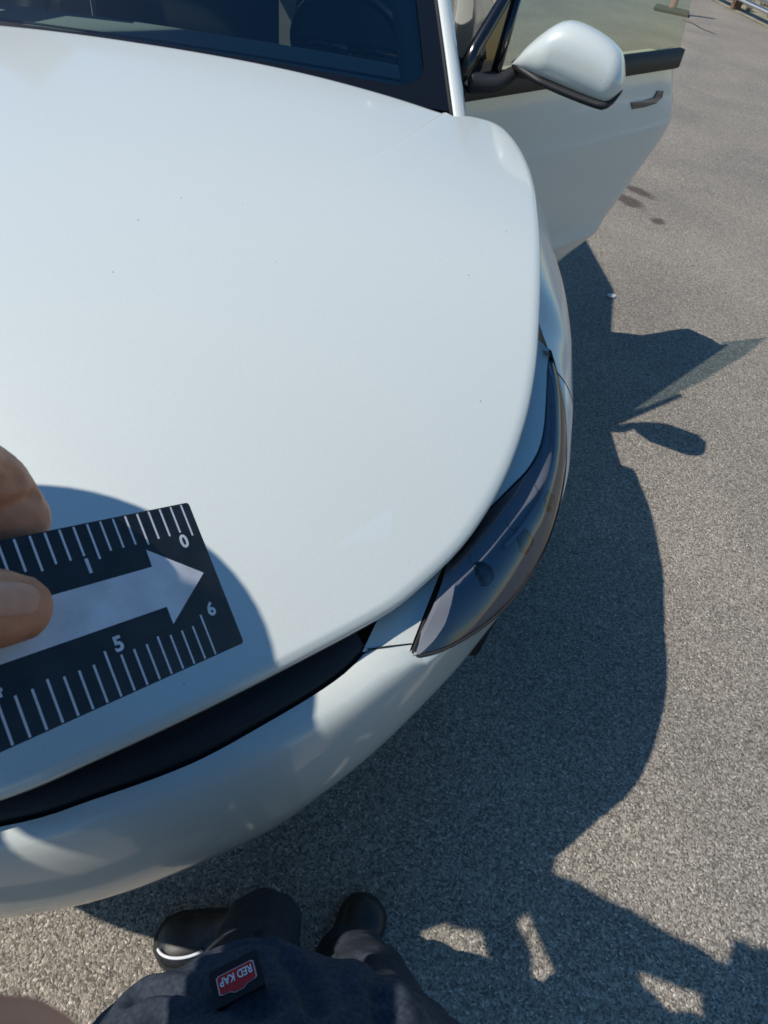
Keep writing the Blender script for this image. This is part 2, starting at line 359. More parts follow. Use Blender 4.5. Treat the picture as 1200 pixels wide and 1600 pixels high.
# faint paler three-cornered patch in the hood's own paint
M_hood = M_paint.copy(); M_hood.name = 'hood_paint'; N, L, b = nodes(M_hood)
tri = [hitH(*q)[:2] for q in [(515, 858), (612, 792), (611, 837)]]; ctr = sum(tri)/3
tc = N.new('ShaderNodeTexCoord'); prev = None
for k in range(3):
    p_, q_ = tri[k], tri[(k+1) % 3]; nn_ = np.array([-(q_-p_)[1], (q_-p_)[0]]); nn_ /= np.linalg.norm(nn_)
    if (ctr-p_)@nn_ < 0: nn_ = -nn_
    dt = N.new('ShaderNodeVectorMath'); dt.operation = 'DOT_PRODUCT'; dt.inputs[1].default_value = (nn_[0], nn_[1], 0); L.new(tc.outputs['Object'], dt.inputs[0])
    sb = N.new('ShaderNodeMath'); sb.operation = 'SUBTRACT'; sb.inputs[1].default_value = float(p_@nn_); L.new(dt.outputs['Value'], sb.inputs[0])
    if prev is None: prev = sb
    else:
        mn = N.new('ShaderNodeMath'); mn.operation = 'MINIMUM'; L.new(prev.outputs[0], mn.inputs[0]); L.new(sb.outputs[0], mn.inputs[1]); prev = mn
mr = N.new('ShaderNodeMapRange'); mr.inputs['From Min'].default_value = -.0006; mr.inputs['From Max'].default_value = .0006; mr.inputs['To Max'].default_value = .4; L.new(prev.outputs[0], mr.inputs[0])
old = b.inputs['Base Color'].links[0].from_socket; mx = N.new('ShaderNodeMix'); mx.data_type = 'RGBA'; mx.inputs[7].default_value = (.64, .69, .71, 1)
L.new(mr.outputs[0], mx.inputs[0]); L.new(old, mx.inputs[6]); L.new(mx.outputs[2], b.inputs['Base Color'])
hood.data.materials[0] = M_hood

# rings round the nose, by plan angle about (0, .9)
PC = np.array([0, .9])
def ring(P):
    P = catmull(P, 10); th = np.arctan2(P[:, 0], PC[1]-P[:, 1]); rr = np.hypot(P[:, 0], P[:, 1]-PC[1])
    o = np.argsort(th); return th[o], rr[o], P[o, 2]
def rp(rg, th, dr=0, dz=0):
    rr = np.interp(th, rg[0], rg[1])+dr; z = np.interp(th, rg[0], rg[2])+dz
    return np.array([rr*math.sin(th), PC[1]-rr*math.cos(th), z])
A_low = [(0, 1292, .675), (150, 1248, .677), (300, 1193, .68), (420, 1128, .685), (500, 1080, .69), (545, 1047, .695), (573, 1019, .70), (606, 1012, .70), (637, 1008, .697)]
A_lamp = [(650, 1027, .69), (700, 1012, .685), (760, 975, .68), (810, 925, .675), (850, 860, .675), (873, 790, .68), (883, 730, .69), (884, 680, .70), (880, 630, .725), (868, 577, .765)]
Ap = [np.array([0, -.095, .675])] + [atz(*q) for q in A_low] + [atz(*q) for q in A_lamp]
hs = [np.array([p[0]+.012, p[1], p[2]-.035]) for p in E3[13:17]]
Ap_all = Ap + [np.array([.845, .84, .81])] + [np.array([.822, .92, .862]), np.array([.822, 1.1, .885]), np.array([.822, 1.25, .90]), np.array([.80, 1.42, .91])]
rA = ring(Ap_all)
C_px = [(0, 1435, .50), (200, 1390, .50), (400, 1305, .51), (500, 1240, .52), (600, 1160, .53), (700, 1060, .545), (750, 1000, .555), (820, 905, .57), (870, 800, .60), (888, 700, .64), (890, 600, .68), (879, 500, .70), (858, 440, .69), (845, 400, .68)]
Cp = [np.array([0, -.122, .50])] + [atz(*q) for q in C_px]; Cp += [Cp[-1]+np.array([-.07, .17, 0])]
rC = ring(Cp)
def zbot(p):
    dy = p[1]-.90
    if abs(dy) < .385: return max(.08, math.sqrt(.385**2-dy*dy)+.245)
    return .08
def skin_col(th):
    a_, c_ = rp(rA, th), rp(rC, th); col = []
    ra, rc = np.linalg.norm(a_[:2]-PC), np.linalg.norm(c_[:2]-PC)
    n = np.array([math.sin(th), -math.cos(th)])
    side = min(1, max(0, (math.degrees(th)-55)/25))
    for t in np.linspace(0, 1, 9):
        pe = .38+.62*side+.45*min(1, max(0, (40-math.degrees(th))/14)); q = ra+(rc-ra)*math.sin(t*math.pi/2)**pe; z = a_[2]+(c_[2]-a_[2])*((1-side)*(1-math.cos(t*math.pi/2))+side*(.35*(1-math.cos(t*math.pi/2))+.65*t))
        col.append(np.array([*(PC+n*q), z]))
    zb = zbot(c_); zc = c_[2]
    if zb > zc-.02: zb = zc-.02
    side = min(1, max(0, (math.degrees(th)-55)/25))
    for t in (.12, .3, .5, .75, 1):
        tuck = (.06*t+.20*t*t)*(1-side)+side*(.035*t*t)
        col.append(np.array([*(PC+n*(rc-tuck)), zc+(zb-zc)*t]))
    fl = col[-1]; col.append(np.array([*(np.array(fl[:2])-n*.05), fl[2]+.005]))
    return col
TB = R(80.5)
ths = np.linspace(-TB, TB, 161)
cols = []
for th in ths:
    c = skin_col(abs(th)); cols.append([np.array([math.copysign(1, th)*p[0] if th else p[0], p[1], p[2]]) for p in c])
mk('front_bumper', *grid(cols), M_paint, car)
TE = math.atan2(.93, .9-1.40)
for mir in (False, True):
    cols = [skin_col(th) for th in np.linspace(TB+.004, TE, 60)]
    mk('fender', *grid(cols), M_paint, car, mirror=mir)
    # inner liner so that the arch reads dark
    mk('wheel_arch', *grid([[np.array([x, .90+.40*math.cos(a_), .245+.40*math.sin(a_)]) for a_ in np.linspace(-.25, math.pi+.25, 30)] for x in (.55, .86)]), M_blk, car, mirror=mir)
# black trim seen through the gap under the raised hood lip
thg = np.linspace(-R(38.6), R(38.6), 90)
def sgn(p, th): return np.array([p[0]*(1 if th >= 0 else -1), p[1], p[2]])
rows = []
for dr, dz in ((.001, -.03), (-.006, -.001), (-.012, .004), (-.03, .012), (-.05, .012), (-.056, .018), (-.085, .024), (-.14, .028)):
    rows.append([sgn(rp(rA, abs(t), dr, dz), t) for t in thg])
mk('nose_trim', *grid(rows), M_blk, car)
# engine-bay tub so that nothing shows through the gap
tub = [[sgn(rp(rA, abs(t), -.14, .028), t) for t in np.linspace(-R(88), R(88), 60)], [sgn(rp(rA, abs(t), -.18, -.25), t) for t in np.linspace(-R(88), R(88), 60)]]
mk('front_trunk_tub', *grid(tub), M_blk, car)
# headlights
U_px = [(703, 864, .718), (745, 815, .722), (783, 776, .727), (805, 754, .730), (823, 735, .734), (840, 706, .740), (849, 671, .748), (853, 619, .762), (855, 575, .776), (859, 548, .785)]
Up = resample(catmull([atz(*q) for q in U_px], 8), 60)
Lp = resample(catmull([atz(640, 1031, .69)]+[atz(*q) for q in A_lamp]+[np.array([.862, .765, .795])], 8), 60)
def lens_pt(i, t, inset=0):
    u, l = Up[i], Lp[i]; m = u*(1-t)+l*t
    c = np.cross(Up[min(i+1, 59)]-Up[max(i-1, 0)], l-u); n = c/(np.linalg.norm(c)+1e-9)
    if n[2] < 0: n = -n
    if n[0]*m[0]+n[1]*(m[1]-.9) < 0 and n[2] < .3: n = -n
    h = np.linalg.norm(l-u)
    return m+n*(.17*h*math.sin(math.pi*t**.8)**.8-inset*min(1, 6*t*(1-t)+.15))
for mir in (False, True):
    hl = mk('headlight', *grid([[lens_pt(i, t, .016) for t in np.linspace(.0, 1, 10)] for i in range(60)]), M_house, car, mirror=mir)
    mk('lens', *grid([[lens_pt(i, t) for t in np.linspace(.02, .98, 14)] for i in range(60)]), M_lens, hl, mirror=mir)
    path = [lens_pt(i, .42+.05*math.sin(i/9), .010) for i in range(14, 58)]
    mk('light_guide', *tube(path, .0035, 8), mat('light_guide', (.55, .58, .62), .25), hl, mirror=mir)
    for k, (i, t) in enumerate(((9, .52), (19, .56), (29, .6))):
        c = lens_pt(i, t, .020); rr = (.020, .022, .018)[k]
        mk('projector', *tube([c+np.array([0, 0, -.02]), c, c+np.array([-.002, -.004, .006]), c+np.array([-.003, -.006, .009])], [rr, rr, rr*.8, rr*.2], 20), M_dark_glass, hl, mirror=mir)
    for k in range(5):
        a0_ = 6+k*10
        mk('reflector_fin', *grid([[lens_pt(min(59, a0_+int(6*t)), .25+.5*t, .012+.004*w_) for t in np.linspace(0, 1, 8)] for w_ in (0, 1, 2)]), M_chrome, hl, mirror=mir)
    # dark gasket round the lens
    loop = [lens_pt(i, .0) for i in range(60)]+[lens_pt(59-i, 1.) for i in range(60)]
    mk('gasket', *tube(loop+[loop[0]], .0022, 8), M_rubber, hl, mirror=mir)
    # body flange under the hood edge, above the lamp
    Fp = list(Up)+[np.array([.838, .79, .800]), np.array([.828, .86, .835]), np.array([.820, .95, .862])]
    rws = [[p+np.array([0, 0, .002]) for p in Fp], [np.array([p[0]-.03, p[1]+.008, p[2]+.003]) for p in Fp], [np.array([p[0]-.10, p[1]+.03, p[2]-.01]) for p in Fp]]
    mk('fender_flange', *grid(rws), M_paint, car, mirror=mir)
    # white nose corner between trim and lamp
    q = [[atz(566, 1019, .70), atz(606, 1012, .70), atz(638, 1022, .695)], [atz(582, 985, .708), atz(625, 970, .709), atz(664, 955, .706)], [atz(604, 940, .712), atz(655, 910, .714), atz(698, 872, .716)], [atz(625, 900, .714), atz(680, 865, .716), atz(722, 835, .718)]]
    mk('nose_corner', *grid([catmull(r_, 6) for r_ in np.array([resample(catmull(np.array(q)[:, k], 5), 12) for k in range(3)]).transpose(1, 0, 2)]), M_paint, car, mirror=mir)
    mk('bumper_seam', *tube([atz(574, 1015, .701), atz(606, 1010, .702), atz(643, 1006, .698)], .0011, 6), M_rubber, car, mirror=mir)

# windscreen
def ws(u, v_):
    bx, by, bz = .66*u, 1.345+.04*u*u, 1.0-.022*u*u
    tx, ty, tz = .47*u, 2.10+.08*u*u, 1.45-.03*u*u
    bul = .035*math.sin(math.pi*v_)*(1-.4*u*u)
    return np.array([bx+(tx-bx)*v_, by+(ty-by)*v_-bul*.5, bz+(tz-bz)*v_+bul])
wsc = mk('windscreen', *grid([[ws(u, v_) for u in np.linspace(-1, 1, 41)] for v_ in np.linspace(0, 1, 25)]), M_wglass, car)
def rrect(n=12, u1=.925, v0=.045, v1=.95, ru=.12, rv=.07):
    pts = []
    for cx, cy, a0 in ((u1-ru, v0+rv, -90), (u1-ru, v1-rv, 0), (-u1+ru, v1-rv, 90), (-u1+ru, v0+rv, 180)):
        for k in range(n+1): a_ = R(a0+90*k/n); pts.append((cx+ru*math.cos(a_), cy+rv*math.sin(a_)))
    return pts
inn = rrect(); oo = []
for (u, v_) in inn:
    s_ = 1/max(abs(u)/1.0, abs(v_-.5)/.5, 1e-6); oo.append((u*s_, .5+(v_-.5)*s_))
def densify(P, k=5): return [tuple(np.array(P[i])*(1-t)+np.array(P[(i+1) % len(P)])*t) for i in range(len(P)) for t in np.linspace(0, 1, k, endpoint=False)]
inn, oo = densify(inn), densify(oo)
up = np.array([0, -.0016, .0024])
mk('frit_border', *grid([[ws(*p)+up for p in oo], [ws(*(np.array(p)*.6+np.array(q)*.4))+up for p, q in zip(oo, inn)], [ws(*p)+up for p in inn]], True), M_frit, wsc)
# wiper cowl
mk('cowl', *grid([[ws(u, -.10)+np.array([0, 0, -.03]) for u in np.linspace(-1.03, 1.03, 30)], [ws(u, .03)+np.array([0, 0, -.006]) for u in np.linspace(-1.03, 1.03, 30)]]), M_blk, car)
# A pillars, roof, tail
for mir in (False, True):
    rws = []
    for v_ in np.linspace(-.06, 1, 22):
        p = ws(1, v_)
        rws.append([p+np.array([.003, 0, -.012]), p+np.array([.007, .001, .004]), p+np.array([.022, .004, .007]), p+np.array([.040, .014, -.004]), p+np.array([.048, .03, -.03]), p+np.array([.03, .05, -.05])])
    mk('front_pillar', *grid(rws), M_paint, car, mirror=mir)
    rws = [[ws(1, v_)+np.array([-.015, .012, -.03]), ws(1, v_)+np.array([-.045, .05, -.045]), ws(1, v_)+np.array([.0, .08, -.06])] for v_ in np.linspace(.02, 1, 16)]
    rws = [[ws(1, v_)+np.array([-.02, .02, -.025]), ws(1, v_)+np.array([-.10, .08, -.03]), ws(1, v_)+np.array([-.06, .16, -.05])] for v_ in np.linspace(.03, 1, 16)]
    mk('pillar_lining', *grid(rws), M_palefab, car, mirror=mir)
    mk('pillar_gasket', *tube([ws(1, v_)+np.array([.002, 0, .003]) for v_ in np.linspace(-.05, 1, 14)], .004, 6), M_rubber, car, mirror=mir)
def roofz(y): return np.interp(y, [2.0, 2.3, 2.7, 3.2, 3.7, 4.1, 4.45, 4.6], [1.445, 1.50, 1.535, 1.50, 1.42, 1.30, 1.12, 1.06])
def roofw(y): return np.interp(y, [2.0, 2.7, 3.5, 4.1, 4.6], [.49, .57, .57, .56, .55])
ys = np.linspace(2.08, 4.62, 30)
mk('roof', *grid([[np.array([roofw(y)*u, y+.12*u*u*(1 if y < 2.4 else 0), roofz(y)-.03*u*u]) for u in np.linspace(-1, 1, 17)] for y in ys]), M_dark_glass, car)
PR = [(.88, .12), (.93, .3), (.95, .5), (.945, .7), (.925, .82), (.88, .93), (.86, .985)]
def side(y0, y1, ny=8, tail=False):
    return grid([[np.array([x*(1-.10*max(0, (y-4.0)/.64)**2), y, z]) for x, z in PR] for y in np.linspace(y0, y1, ny)])
def pane(y0, y1, ny=6):
    return grid([[np.array([.86+(roofw(y)-.86)*t, y, .985+(roofz(y)-.03-.985)*t]) for t in np.linspace(0, 1, 6)] for y in np.linspace(y0, y1, ny)])
for mir in (False, True):
    mk('rear_door', *side(2.62, 3.52), M_paint, car, mirror=mir)
    mk('rear_quarter', *side(3.525, 4.62, 12), M_paint, car, mirror=mir)
    mk('side_glass', *pane(2.62, 4.2, 14), M_dark_glass, car, mirror=mir)
    mk('sill', *boxv(.70, .90, 1.45, 3.3, .06, .20), M_blk, car, mirror=mir, smooth=False)
    mk('centre_pillar', *grid([[np.array([.86+(roofw(2.55)-.86)*t-.01, y, .2+(roofz(y)-.25)*t]) for t in np.linspace(0, 1, 8)] for y in (2.48, 2.62)]), M_gloss, car, mirror=mir)
    mk('cant_rail', *tube([np.array([.53, 2.2, 1.43]), np.array([.61, 2.7, 1.49]), np.array([.59, 3.3, 1.45])], .028, 10), M_paint, car, mirror=mir)
mk('front_door', *side(1.45, 2.60), M_paint, car, mirror=True)
for mir in (False, True): mk('hinge_pillar', *boxv(.66, .85, 1.38, 1.62, .08, .84), M_paint, car, mirror=mir, smooth=False)
mk('side_glass', *pane(1.75, 2.6), M_dark_glass, car, mirror=True)
mk('tailgate', *grid([[np.array([.84*u*(.92 if z > .8 else 1), 4.62+.03*(1-u*u), z]) for u in np.linspace(-1, 1, 12)] for z in (.12, .3, .5, .7, .9, 1.06)]), M_paint, car)
# wheels
def wheel(x, y):
    wh = empty('wheel', (x, y, .25), parent=car)
    rws = []
    for xx, rr in ((-.11, .24), (-.118, .30), (-.10, .345), (-.05, .352), (.05, .352), (.10, .345), (.118, .30), (.11, .24)):
        rws.append([np.array([xx, rr*math.cos(a_), rr*math.sin(a_)]) for a_ in np.linspace(0, 2*math.pi, 40, endpoint=False)])
    mk('tyre', *grid(rws, True), M_rubber, wh)
    sgx = 1 if x > 0 else -1; parts = []
    rim = [[np.array([sgx*xx, rr*math.cos(a_), rr*math.sin(a_)]) for a_ in np.linspace(0, 2*math.pi, 40, endpoint=False)] for xx, rr in ((-.08, .235), (.09, .243), (.10, .235), (.08, .225))]
    parts.append(grid(rim, True))
    for k in range(5):
        a_ = k*2*math.pi/5; d = np.array([0, math.cos(a_), math.sin(a_)])
        parts.append(tube([np.array([sgx*.075, 0, 0])+d*.03, np.array([sgx*.085, 0, 0])+d*.13, np.array([sgx*.085, 0, 0])+d*.23], [.035, .026, .03], 8))
    mk('rim', *join(parts), M_alloy, wh)
for x, y in ((.79, .90), (-.79, .90), (.79, 3.79), (-.79, 3.79)): wheel(x, y)
# cabin
mk('cabin_floor', *boxv(-.84, .84, 1.0, 4.5, .08, .12), M_int, car, smooth=False)
mk('firewall', *boxv(-.82, .82, 1.22, 1.30, .12, .86), M_int, car, smooth=False)
def dash(u, t):
    y = np.interp(t, [0, .25, .7, .9, 1], [1.40, 1.55, 1.82, 1.88, 1.88]); z = np.interp(t, [0, .25, .7, .9, 1], [.94, .955, .965, .93, .80])
    return np.array([.70*u, y+.05*u*u*(1-t), z-.015*u*u])
mk('dashboard', *grid([[dash(u, t) for u in np.linspace(-1, 1, 25)] for t in np.linspace(.0, 1, 24)]), M_dash, car)
mk('dash_seam', *tube([dash(u, .46)+np.array([0, 0, .001]) for u in np.linspace(-.98, .98, 20)], .004, 6), M_rubber, car)
mk('centre_screen', *boxv(-.19, .19, 1.95, 1.97, .93, 1.17), M_gloss, car, smooth=False)
ang = np.linspace(0, 2*math.pi, 33)
sw = [np.array([.36+.185*math.cos(a_), 2.4-.09*math.sin(a_), .86+.16*math.sin(a_)]) for a_ in ang]
st = mk('steering_wheel', *tube(sw, .016, 10, cap=False), M_gloss, car)
mk('spoke', *join([tube([np.array([.36, 2.38, .86]), sw[k]], .014, 8) for k in (0, 16, 24)]), M_gloss, st)
for x in (-.37, .37):
    se = mk('seat', *grid([[np.array([x+wd*u, y+.05*abs(u), z-.02*u*u]) for u in np.linspace(-1, 1, 9)] for y, z, wd in ((2.12, .46, .24), (2.2, .50, .25), (2.55, .46, .26), (2.62, .52, .26), (2.70, .85, .25), (2.76, 1.12, .20), (2.80, 1.15, .18), (2.86, 1.10, .19), (2.82, .5, .25))]), M_seat, car)
    bevel_obj(mk('headrest', *boxv(x-.12, x+.12, 2.76, 2.85, 1.14, 1.34), M_seat, se), .04, 4)

# open driver's door: plane through DP, swung 45 degrees
TH = R(45); DP = np.array([.78, 1.65, 0]); De = np.array([math.sin(TH), math.cos(TH), 0]); Dn = np.array([math.cos(TH), -math.sin(TH), 0])
def dsz(x, y): p = onplane(x, y, DP, Dn); return (p-DP)@De, p[2]
def dpt(s, z, o=0): p = DP+De*s+Dn*o; return np.array([p[0], p[1], z])
rear_px = [(1065, 88), (1060, 120), (1050, 185), (1028, 228), (1000, 270), (972, 315), (945, 355)]
rear = catmull([np.array(dsz(*q)) for q in rear_px], 8)          # s, z
rs = rear[np.argsort(rear[:, 1])]
def s_end(z): return float(np.interp(z, rs[:, 1], rs[:, 0]))
def doff(z): return float(np.interp(z, [.28, .36, .405, .425, .455, .62, .775, .80, .90, .985], [-.055, -.03, -.012, -.004, -.012, .000, .010, .006, -.004, -.022]))
zz = np.unique(np.r_[np.linspace(.30, .985, 30), .425, .44, .775, .787])
rows = [[dpt(-.14+(s_end(max(z, .44)) - (0 if z > .44 else (.44-z)*1.4)+.14)*t, z, doff(z)-.012*max(0, (t-.97)/.03)) for t in np.r_[np.linspace(0, .96, 20), .98, .99, 1]] for z in zz]
inner = [[dpt(-.14+(s_end(max(z, .44)) - (0 if z > .44 else (.44-z)*1.4)+.125)*t, z, -.11) for t in np.r_[np.linspace(0, .96, 20), .98, .99, 1]] for z in zz]
v1, f1 = grid(rows); n1 = len(v1); v2, f2 = grid(inner); cn = len(rows[0]); rn = len(rows)
F = [tuple(reversed(q)) for q in f1]+[tuple(i+n1 for i in q) for q in f2]
lp = [j for j in range(cn)]+[i*cn+cn-1 for i in range(1, rn)]+[(rn-1)*cn+j for j in range(cn-2, -1, -1)]+[i*cn for i in range(rn-2, 0, -1)]
for k in range(len(lp)): a_, b_ = lp[k], lp[(k+1) % len(lp)]; F.append((a_, b_, b_+n1, a_+n1))
door = mk('door', v1+v2, F, M_paint, car); tag(door, "driver's door swung wide open")
me = door.data
# glass in the door
gt = [(dsz(735, 92)), dsz(1068, 72)]
def glz(s): return np.interp(s, [-.12, .10, .35, .70, 1.0], [1.02, 1.22, 1.38, 1.46, 1.43])
gl = [[dpt(s, .985+(glz(s)-.985)*t, -.028-.17*(glz(s)-.985)*t) for s in np.linspace(-.02, 1.0, 30)] for t in np.linspace(0, 1, 10)]
mk('window', *grid(gl), M_dglass, door)
# belt trim
bt = catmull([np.array(dsz(*q)) for q in [(770, 112), (860, 108), (972, 89), (1020, 84), (1068, 77)]], 6)
rws = [[dpt(s, .985+.022, -.022) for s in np.linspace(-.10, .985, 20)], [dpt(s, 1.004, -.006) for s in np.linspace(-.10, .99, 20)], [dpt(s, .955, -.004) for s in np.linspace(-.10, .99, 20)], [dpt(s, .948, -.016) for s in np.linspace(-.10, .985, 20)]]
mk('belt_trim', *grid(rws), M_blk, door)
# triangular sail and its frame bar
sa = [dsz(735, 92), dsz(770, 40), dsz(828, 0), dsz(845, -25), dsz(812, 60), dsz(806, 100)]
mk('quarter_glass', [dpt(-.085, 1.0, -.022), dpt(.02, 1.0, -.022), dpt(.085, 1.185, -.05), dpt(.03, 1.135, -.045)], [(0, 1, 2, 3)], M_dark_glass, door, smooth=False)
mk('sail_frame', *join([tube([dpt(-.11, .99, -.02), dpt(-.06, 1.055, -.032), dpt(.05, 1.165, -.048), dpt(.22, 1.31, -.07)], [.022, .017, .014, .012], 8), tube([dpt(.02, .99, -.018), dpt(.09, 1.19, -.05)], .012, 8)]), M_gloss, door)
# flush handle with its elbowed recess
hp = [(986, 168), (1003, 166), (1022, 158), (1030, 142), (1037, 143), (1032, 157), (1020, 163), (995, 169)]
hh = [dsz(*q) for q in [(986, 160), (1006, 157), (1022, 152), (1028, 142), (1037, 142), (1034, 152), (1024, 161), (1006, 167), (987, 170)]]
hv = [dpt(s, z, doff(z)+.004) for s, z in hh]; hb = [dpt(s, z, doff(z)-.002) for s, z in hh]; n_ = len(hv)
mk('handle', hv+hb, [tuple(range(n_))]+[(i, n_+i, n_+(i+1) % n_, (i+1) % n_) for i in range(n_)], M_gloss, door, smooth=False)
mk('door_lining', *grid([[dpt(s, z, -.125-.02*math.sin(6*z)) for s in np.linspace(-.1, .93, 10)] for z in np.linspace(.36, .96, 10)]), M_int, door)

# door mirror: wedge cap over a dark foot
mir_ = empty('side_mirror', (0, 0, 0), parent=car)
mc = dpt(.080, 1.052, .16)
def sup(a_, n): c, s = math.cos(a_), math.sin(a_); return math.copysign(abs(c)**(2/n), c), math.copysign(abs(s)**(2/n), s)
ax = np.array([.93, -.37, 0]); ax /= np.linalg.norm(ax); fr = np.array([-ax[1], ax[0], 0]); fr = fr if fr[1] < 0 else -fr
TT = np.r_[0, .012, .03, .06, np.linspace(.1, .9, 17), .94, .97, .988, 1]; AA = np.linspace(0, 2*math.pi, 40, endpoint=False)
def zt(t): return float(np.interp(t, TQ[:, 0], TQ[:, 1]))
TQ = catmull([(-.05, -.03), (0, -.014), (.14, .036), (.31, .078), (.45, .089), (.65, .081), (.83, .064), (.95, .038), (1.02, 0)], 8)
ZB = catmull([(-.05, -.022), (0, -.020), (.25, -.030), (.55, -.042), (.85, -.050), (.95, -.045), (1.0, -.025), (1.05, 0)], 8)
def zb(t): return float(np.interp(t, ZB[:, 0], ZB[:, 1]))
def mshell(lo, hi, gd_):
    rws = []
    for t in TT:
        e = min(1, (t/.10)**.5, ((1-t)/.09)**.5); x = -.145+.275*t; a0, b0 = lo(t), hi(t); m_ = (a0+b0)/2; h_ = max(.001, (b0-a0)/2)
        dd = .066*(.25+.75*e)*gd_*np.interp(t, [0, .3, 1], [.45, 1, .9])
        rws.append([mc+ax*x+fr*(dd*sup(q_, 2.5)[0]+.012)+np.array([0, 0, m_+h_*(.2+.8*e)*sup(q_, 2.3)[1]]) for q_ in AA])
    v, f = grid(rws, True); k = (len(TT)-1)*40; f += [tuple(range(39, -1, -1)), tuple(range(k, k+40))]
    return v, f
vv, f = mshell(zb, zt, 1.0); mk('mirror_cap', vv, f, M_paint, mir_)
lowv, f_l = mshell(lambda t: zb(t)-.007, lambda t: zb(t)+.020, .97); mk('mirror_foot', lowv, f_l, M_blk, mir_)
arm = catmull([dpt(-.08, .992, -.02), dpt(-.03, .996, .03), mc-ax*.12+np.array([0, 0, -.030]), mc-ax*.02+np.array([0, 0, -.042]), mc+ax*.06+np.array([0, 0, -.046])], 6)
mk('mirror_arm', *tube(arm, np.interp(np.linspace(0, 1, len(arm)), [0, .15, .5, 1], [.032, .026, .018, .005]), 12, flat=.8), M_blk, mir_)
mk('mirror_glass', [mc+ax*x-fr*.052+np.array([0, 0, z]) for x, z in ((-.08, -.02), (.09, -.035), (.09, .05), (-.06, .055))], [(0, 1, 2, 3)], M_chrome, mir_, smooth=False)
# left mirror for the far side
lm = empty('side_mirror', (0, 0, 0), parent=car)
sh = np.array([-.99, 1.62, 1.045])-mc*np.array([1, 1, 1])
mk('mirror_cap', [np.array([-(p[0]-mc[0])-.99, p[1]-mc[1]+1.62, p[2]]) for p in vv], [tuple(reversed(q)) for q in f], M_paint, lm)
mk('mirror_foot', [np.array([-(p[0]-mc[0])-.99, p[1]-mc[1]+1.62, p[2]]) for p in lowv], [tuple(reversed(q)) for q in f_l], M_blk, lm)
mk('mirror_arm', *tube([(-.82, 1.66, .99), (-.92, 1.63, .99), (-1.0, 1.62, .995)], .026, 10), M_blk, lm)

HATC = np.array([-.145, .036, 1.45]); HEAD1 = (.30, -.256, 1.60)
# ------------------------------------------------------------------ photo scale held over the hood
IN = .0254
RO = np.array([.48662435, -.11051428, 1.37448763])
RU = np.array([.613, .688, -.389]); RU /= np.linalg.norm(RU)
RV = np.array([.481, -.716, -.506]); RV -= RU*(RV@RU); RV /= np.linalg.norm(RV)
RT = -np.cross(RU, RV)                                            # towards the reader
def rw(u, v, h=0): return RO+(u*RU+v*RV+h*RT)*IN
RM = Matrix(((RU[0]*IN, -RV[0]*IN, RT[0]*IN, RO[0]), (RU[1]*IN, -RV[1]*IN, RT[1]*IN, RO[1]), (RU[2]*IN, -RV[2]*IN, RT[2]*IN, RO[2]), (0, 0, 0, 1)))
M_scale = noise_col(mat('scale_black', (.012, .013, .016), .33), 3, (.009, .010, .013), (.02, .021, .025), bump=.04, bscale=30, bdist=.01)
M_ink = noise_col(mat('scale_white', (.66, .68, .72), .4), 2.2, (.56, .57, .60), (.70, .72, .76), lo=.35, hi=.6)
N, L, b = nodes(M_ink); tc = N.new('ShaderNodeTexCoord'); mp_ = N.new('ShaderNodeMapping'); mp_.inputs['Rotation'].default_value = (0, 0, .5); mp_.inputs['Scale'].default_value = (1.2, 26, 1); n_ = N.new('ShaderNodeTexNoise'); n_.inputs['Scale'].default_value = 2.2; n_.inputs['Detail'].default_value = 5
L.new(tc.outputs['Object'], mp_.inputs[0]); L.new(mp_.outputs[0], n_.inputs['Vector']); cr = N.new('ShaderNodeValToRGB'); cr.color_ramp.elements[0].position = .66; cr.color_ramp.elements[1].position = .70; cr.color_ramp.elements[0].color = (1, 1, 1, 1); cr.color_ramp.elements[1].color = (.62, .62, .64, 1); L.new(n_.outputs['Fac'], cr.inputs[0])
old = b.inputs['Base Color'].links[0].from_socket; mx = N.new('ShaderNodeMix'); mx.data_type = 'RGBA'; mx.blend_type = 'MULTIPLY'; mx.inputs[0].default_value = 1; L.new(old, mx.inputs[6]); L.new(cr.outputs[0], mx.inputs[7]); L.new(mx.outputs[2], b.inputs['Base Color'])
SW, SL, SRr, TKN = 1.562, 6.355, .10, .06
def rounded(x0, x1, y0, y1, r, n=5):
    P = []
    for cx, cy, a0 in ((x1-r, y1-r, 0), (x0+r, y1-r, 90), (x0+r, y0+r, 180), (x1-r, y0+r, 270)):
        for k in range(n+1): a_ = R(a0+90*k/n); P.append((cx+r*math.cos(a_), cy+r*math.sin(a_)))
    return P
P = rounded(-SL, SRr, -SW, 0, .035); n_ = len(P)
V = [(x, y, 0) for x, y in P]+[(x, y, -TKN) for x, y in P]
F = [tuple(range(n_)), tuple(range(2*n_-1, n_-1, -1))]+[(i, n_+i, n_+(i+1) % n_, (i+1) % n_) for i in range(n_)]
scale = mk('photo_scale', V, F, M_scale, smooth=False); scale.matrix_world = RM
tag(scale, 'black six inch photo scale with white arrow held over the hood', 'ruler')
def q(x0, x1, y0, y1, z=.0025): return [(x0, y0, z), (x1, y0, z), (x1, y1, z), (x0, y1, z)], [(0, 1, 2, 3)]
tick_me = {}
def tick(u, v0, ln):
    key = round(ln, 4)
    if key not in tick_me:
        me = bpy.data.meshes.new('tick'); me.from_pydata([(-.010, 0, 0), (.010, 0, 0), (.010, ln, 0), (-.010, ln, 0)], [], [(0, 1, 2, 3) if ln > 0 else (3, 2, 1, 0)]); me.materials.append(M_ink); tick_me[key] = me
    o = bpy.data.objects.new('tick', tick_me[key]); COL.objects.link(o); o.parent = scale; o.location = (u, v0, .0025)
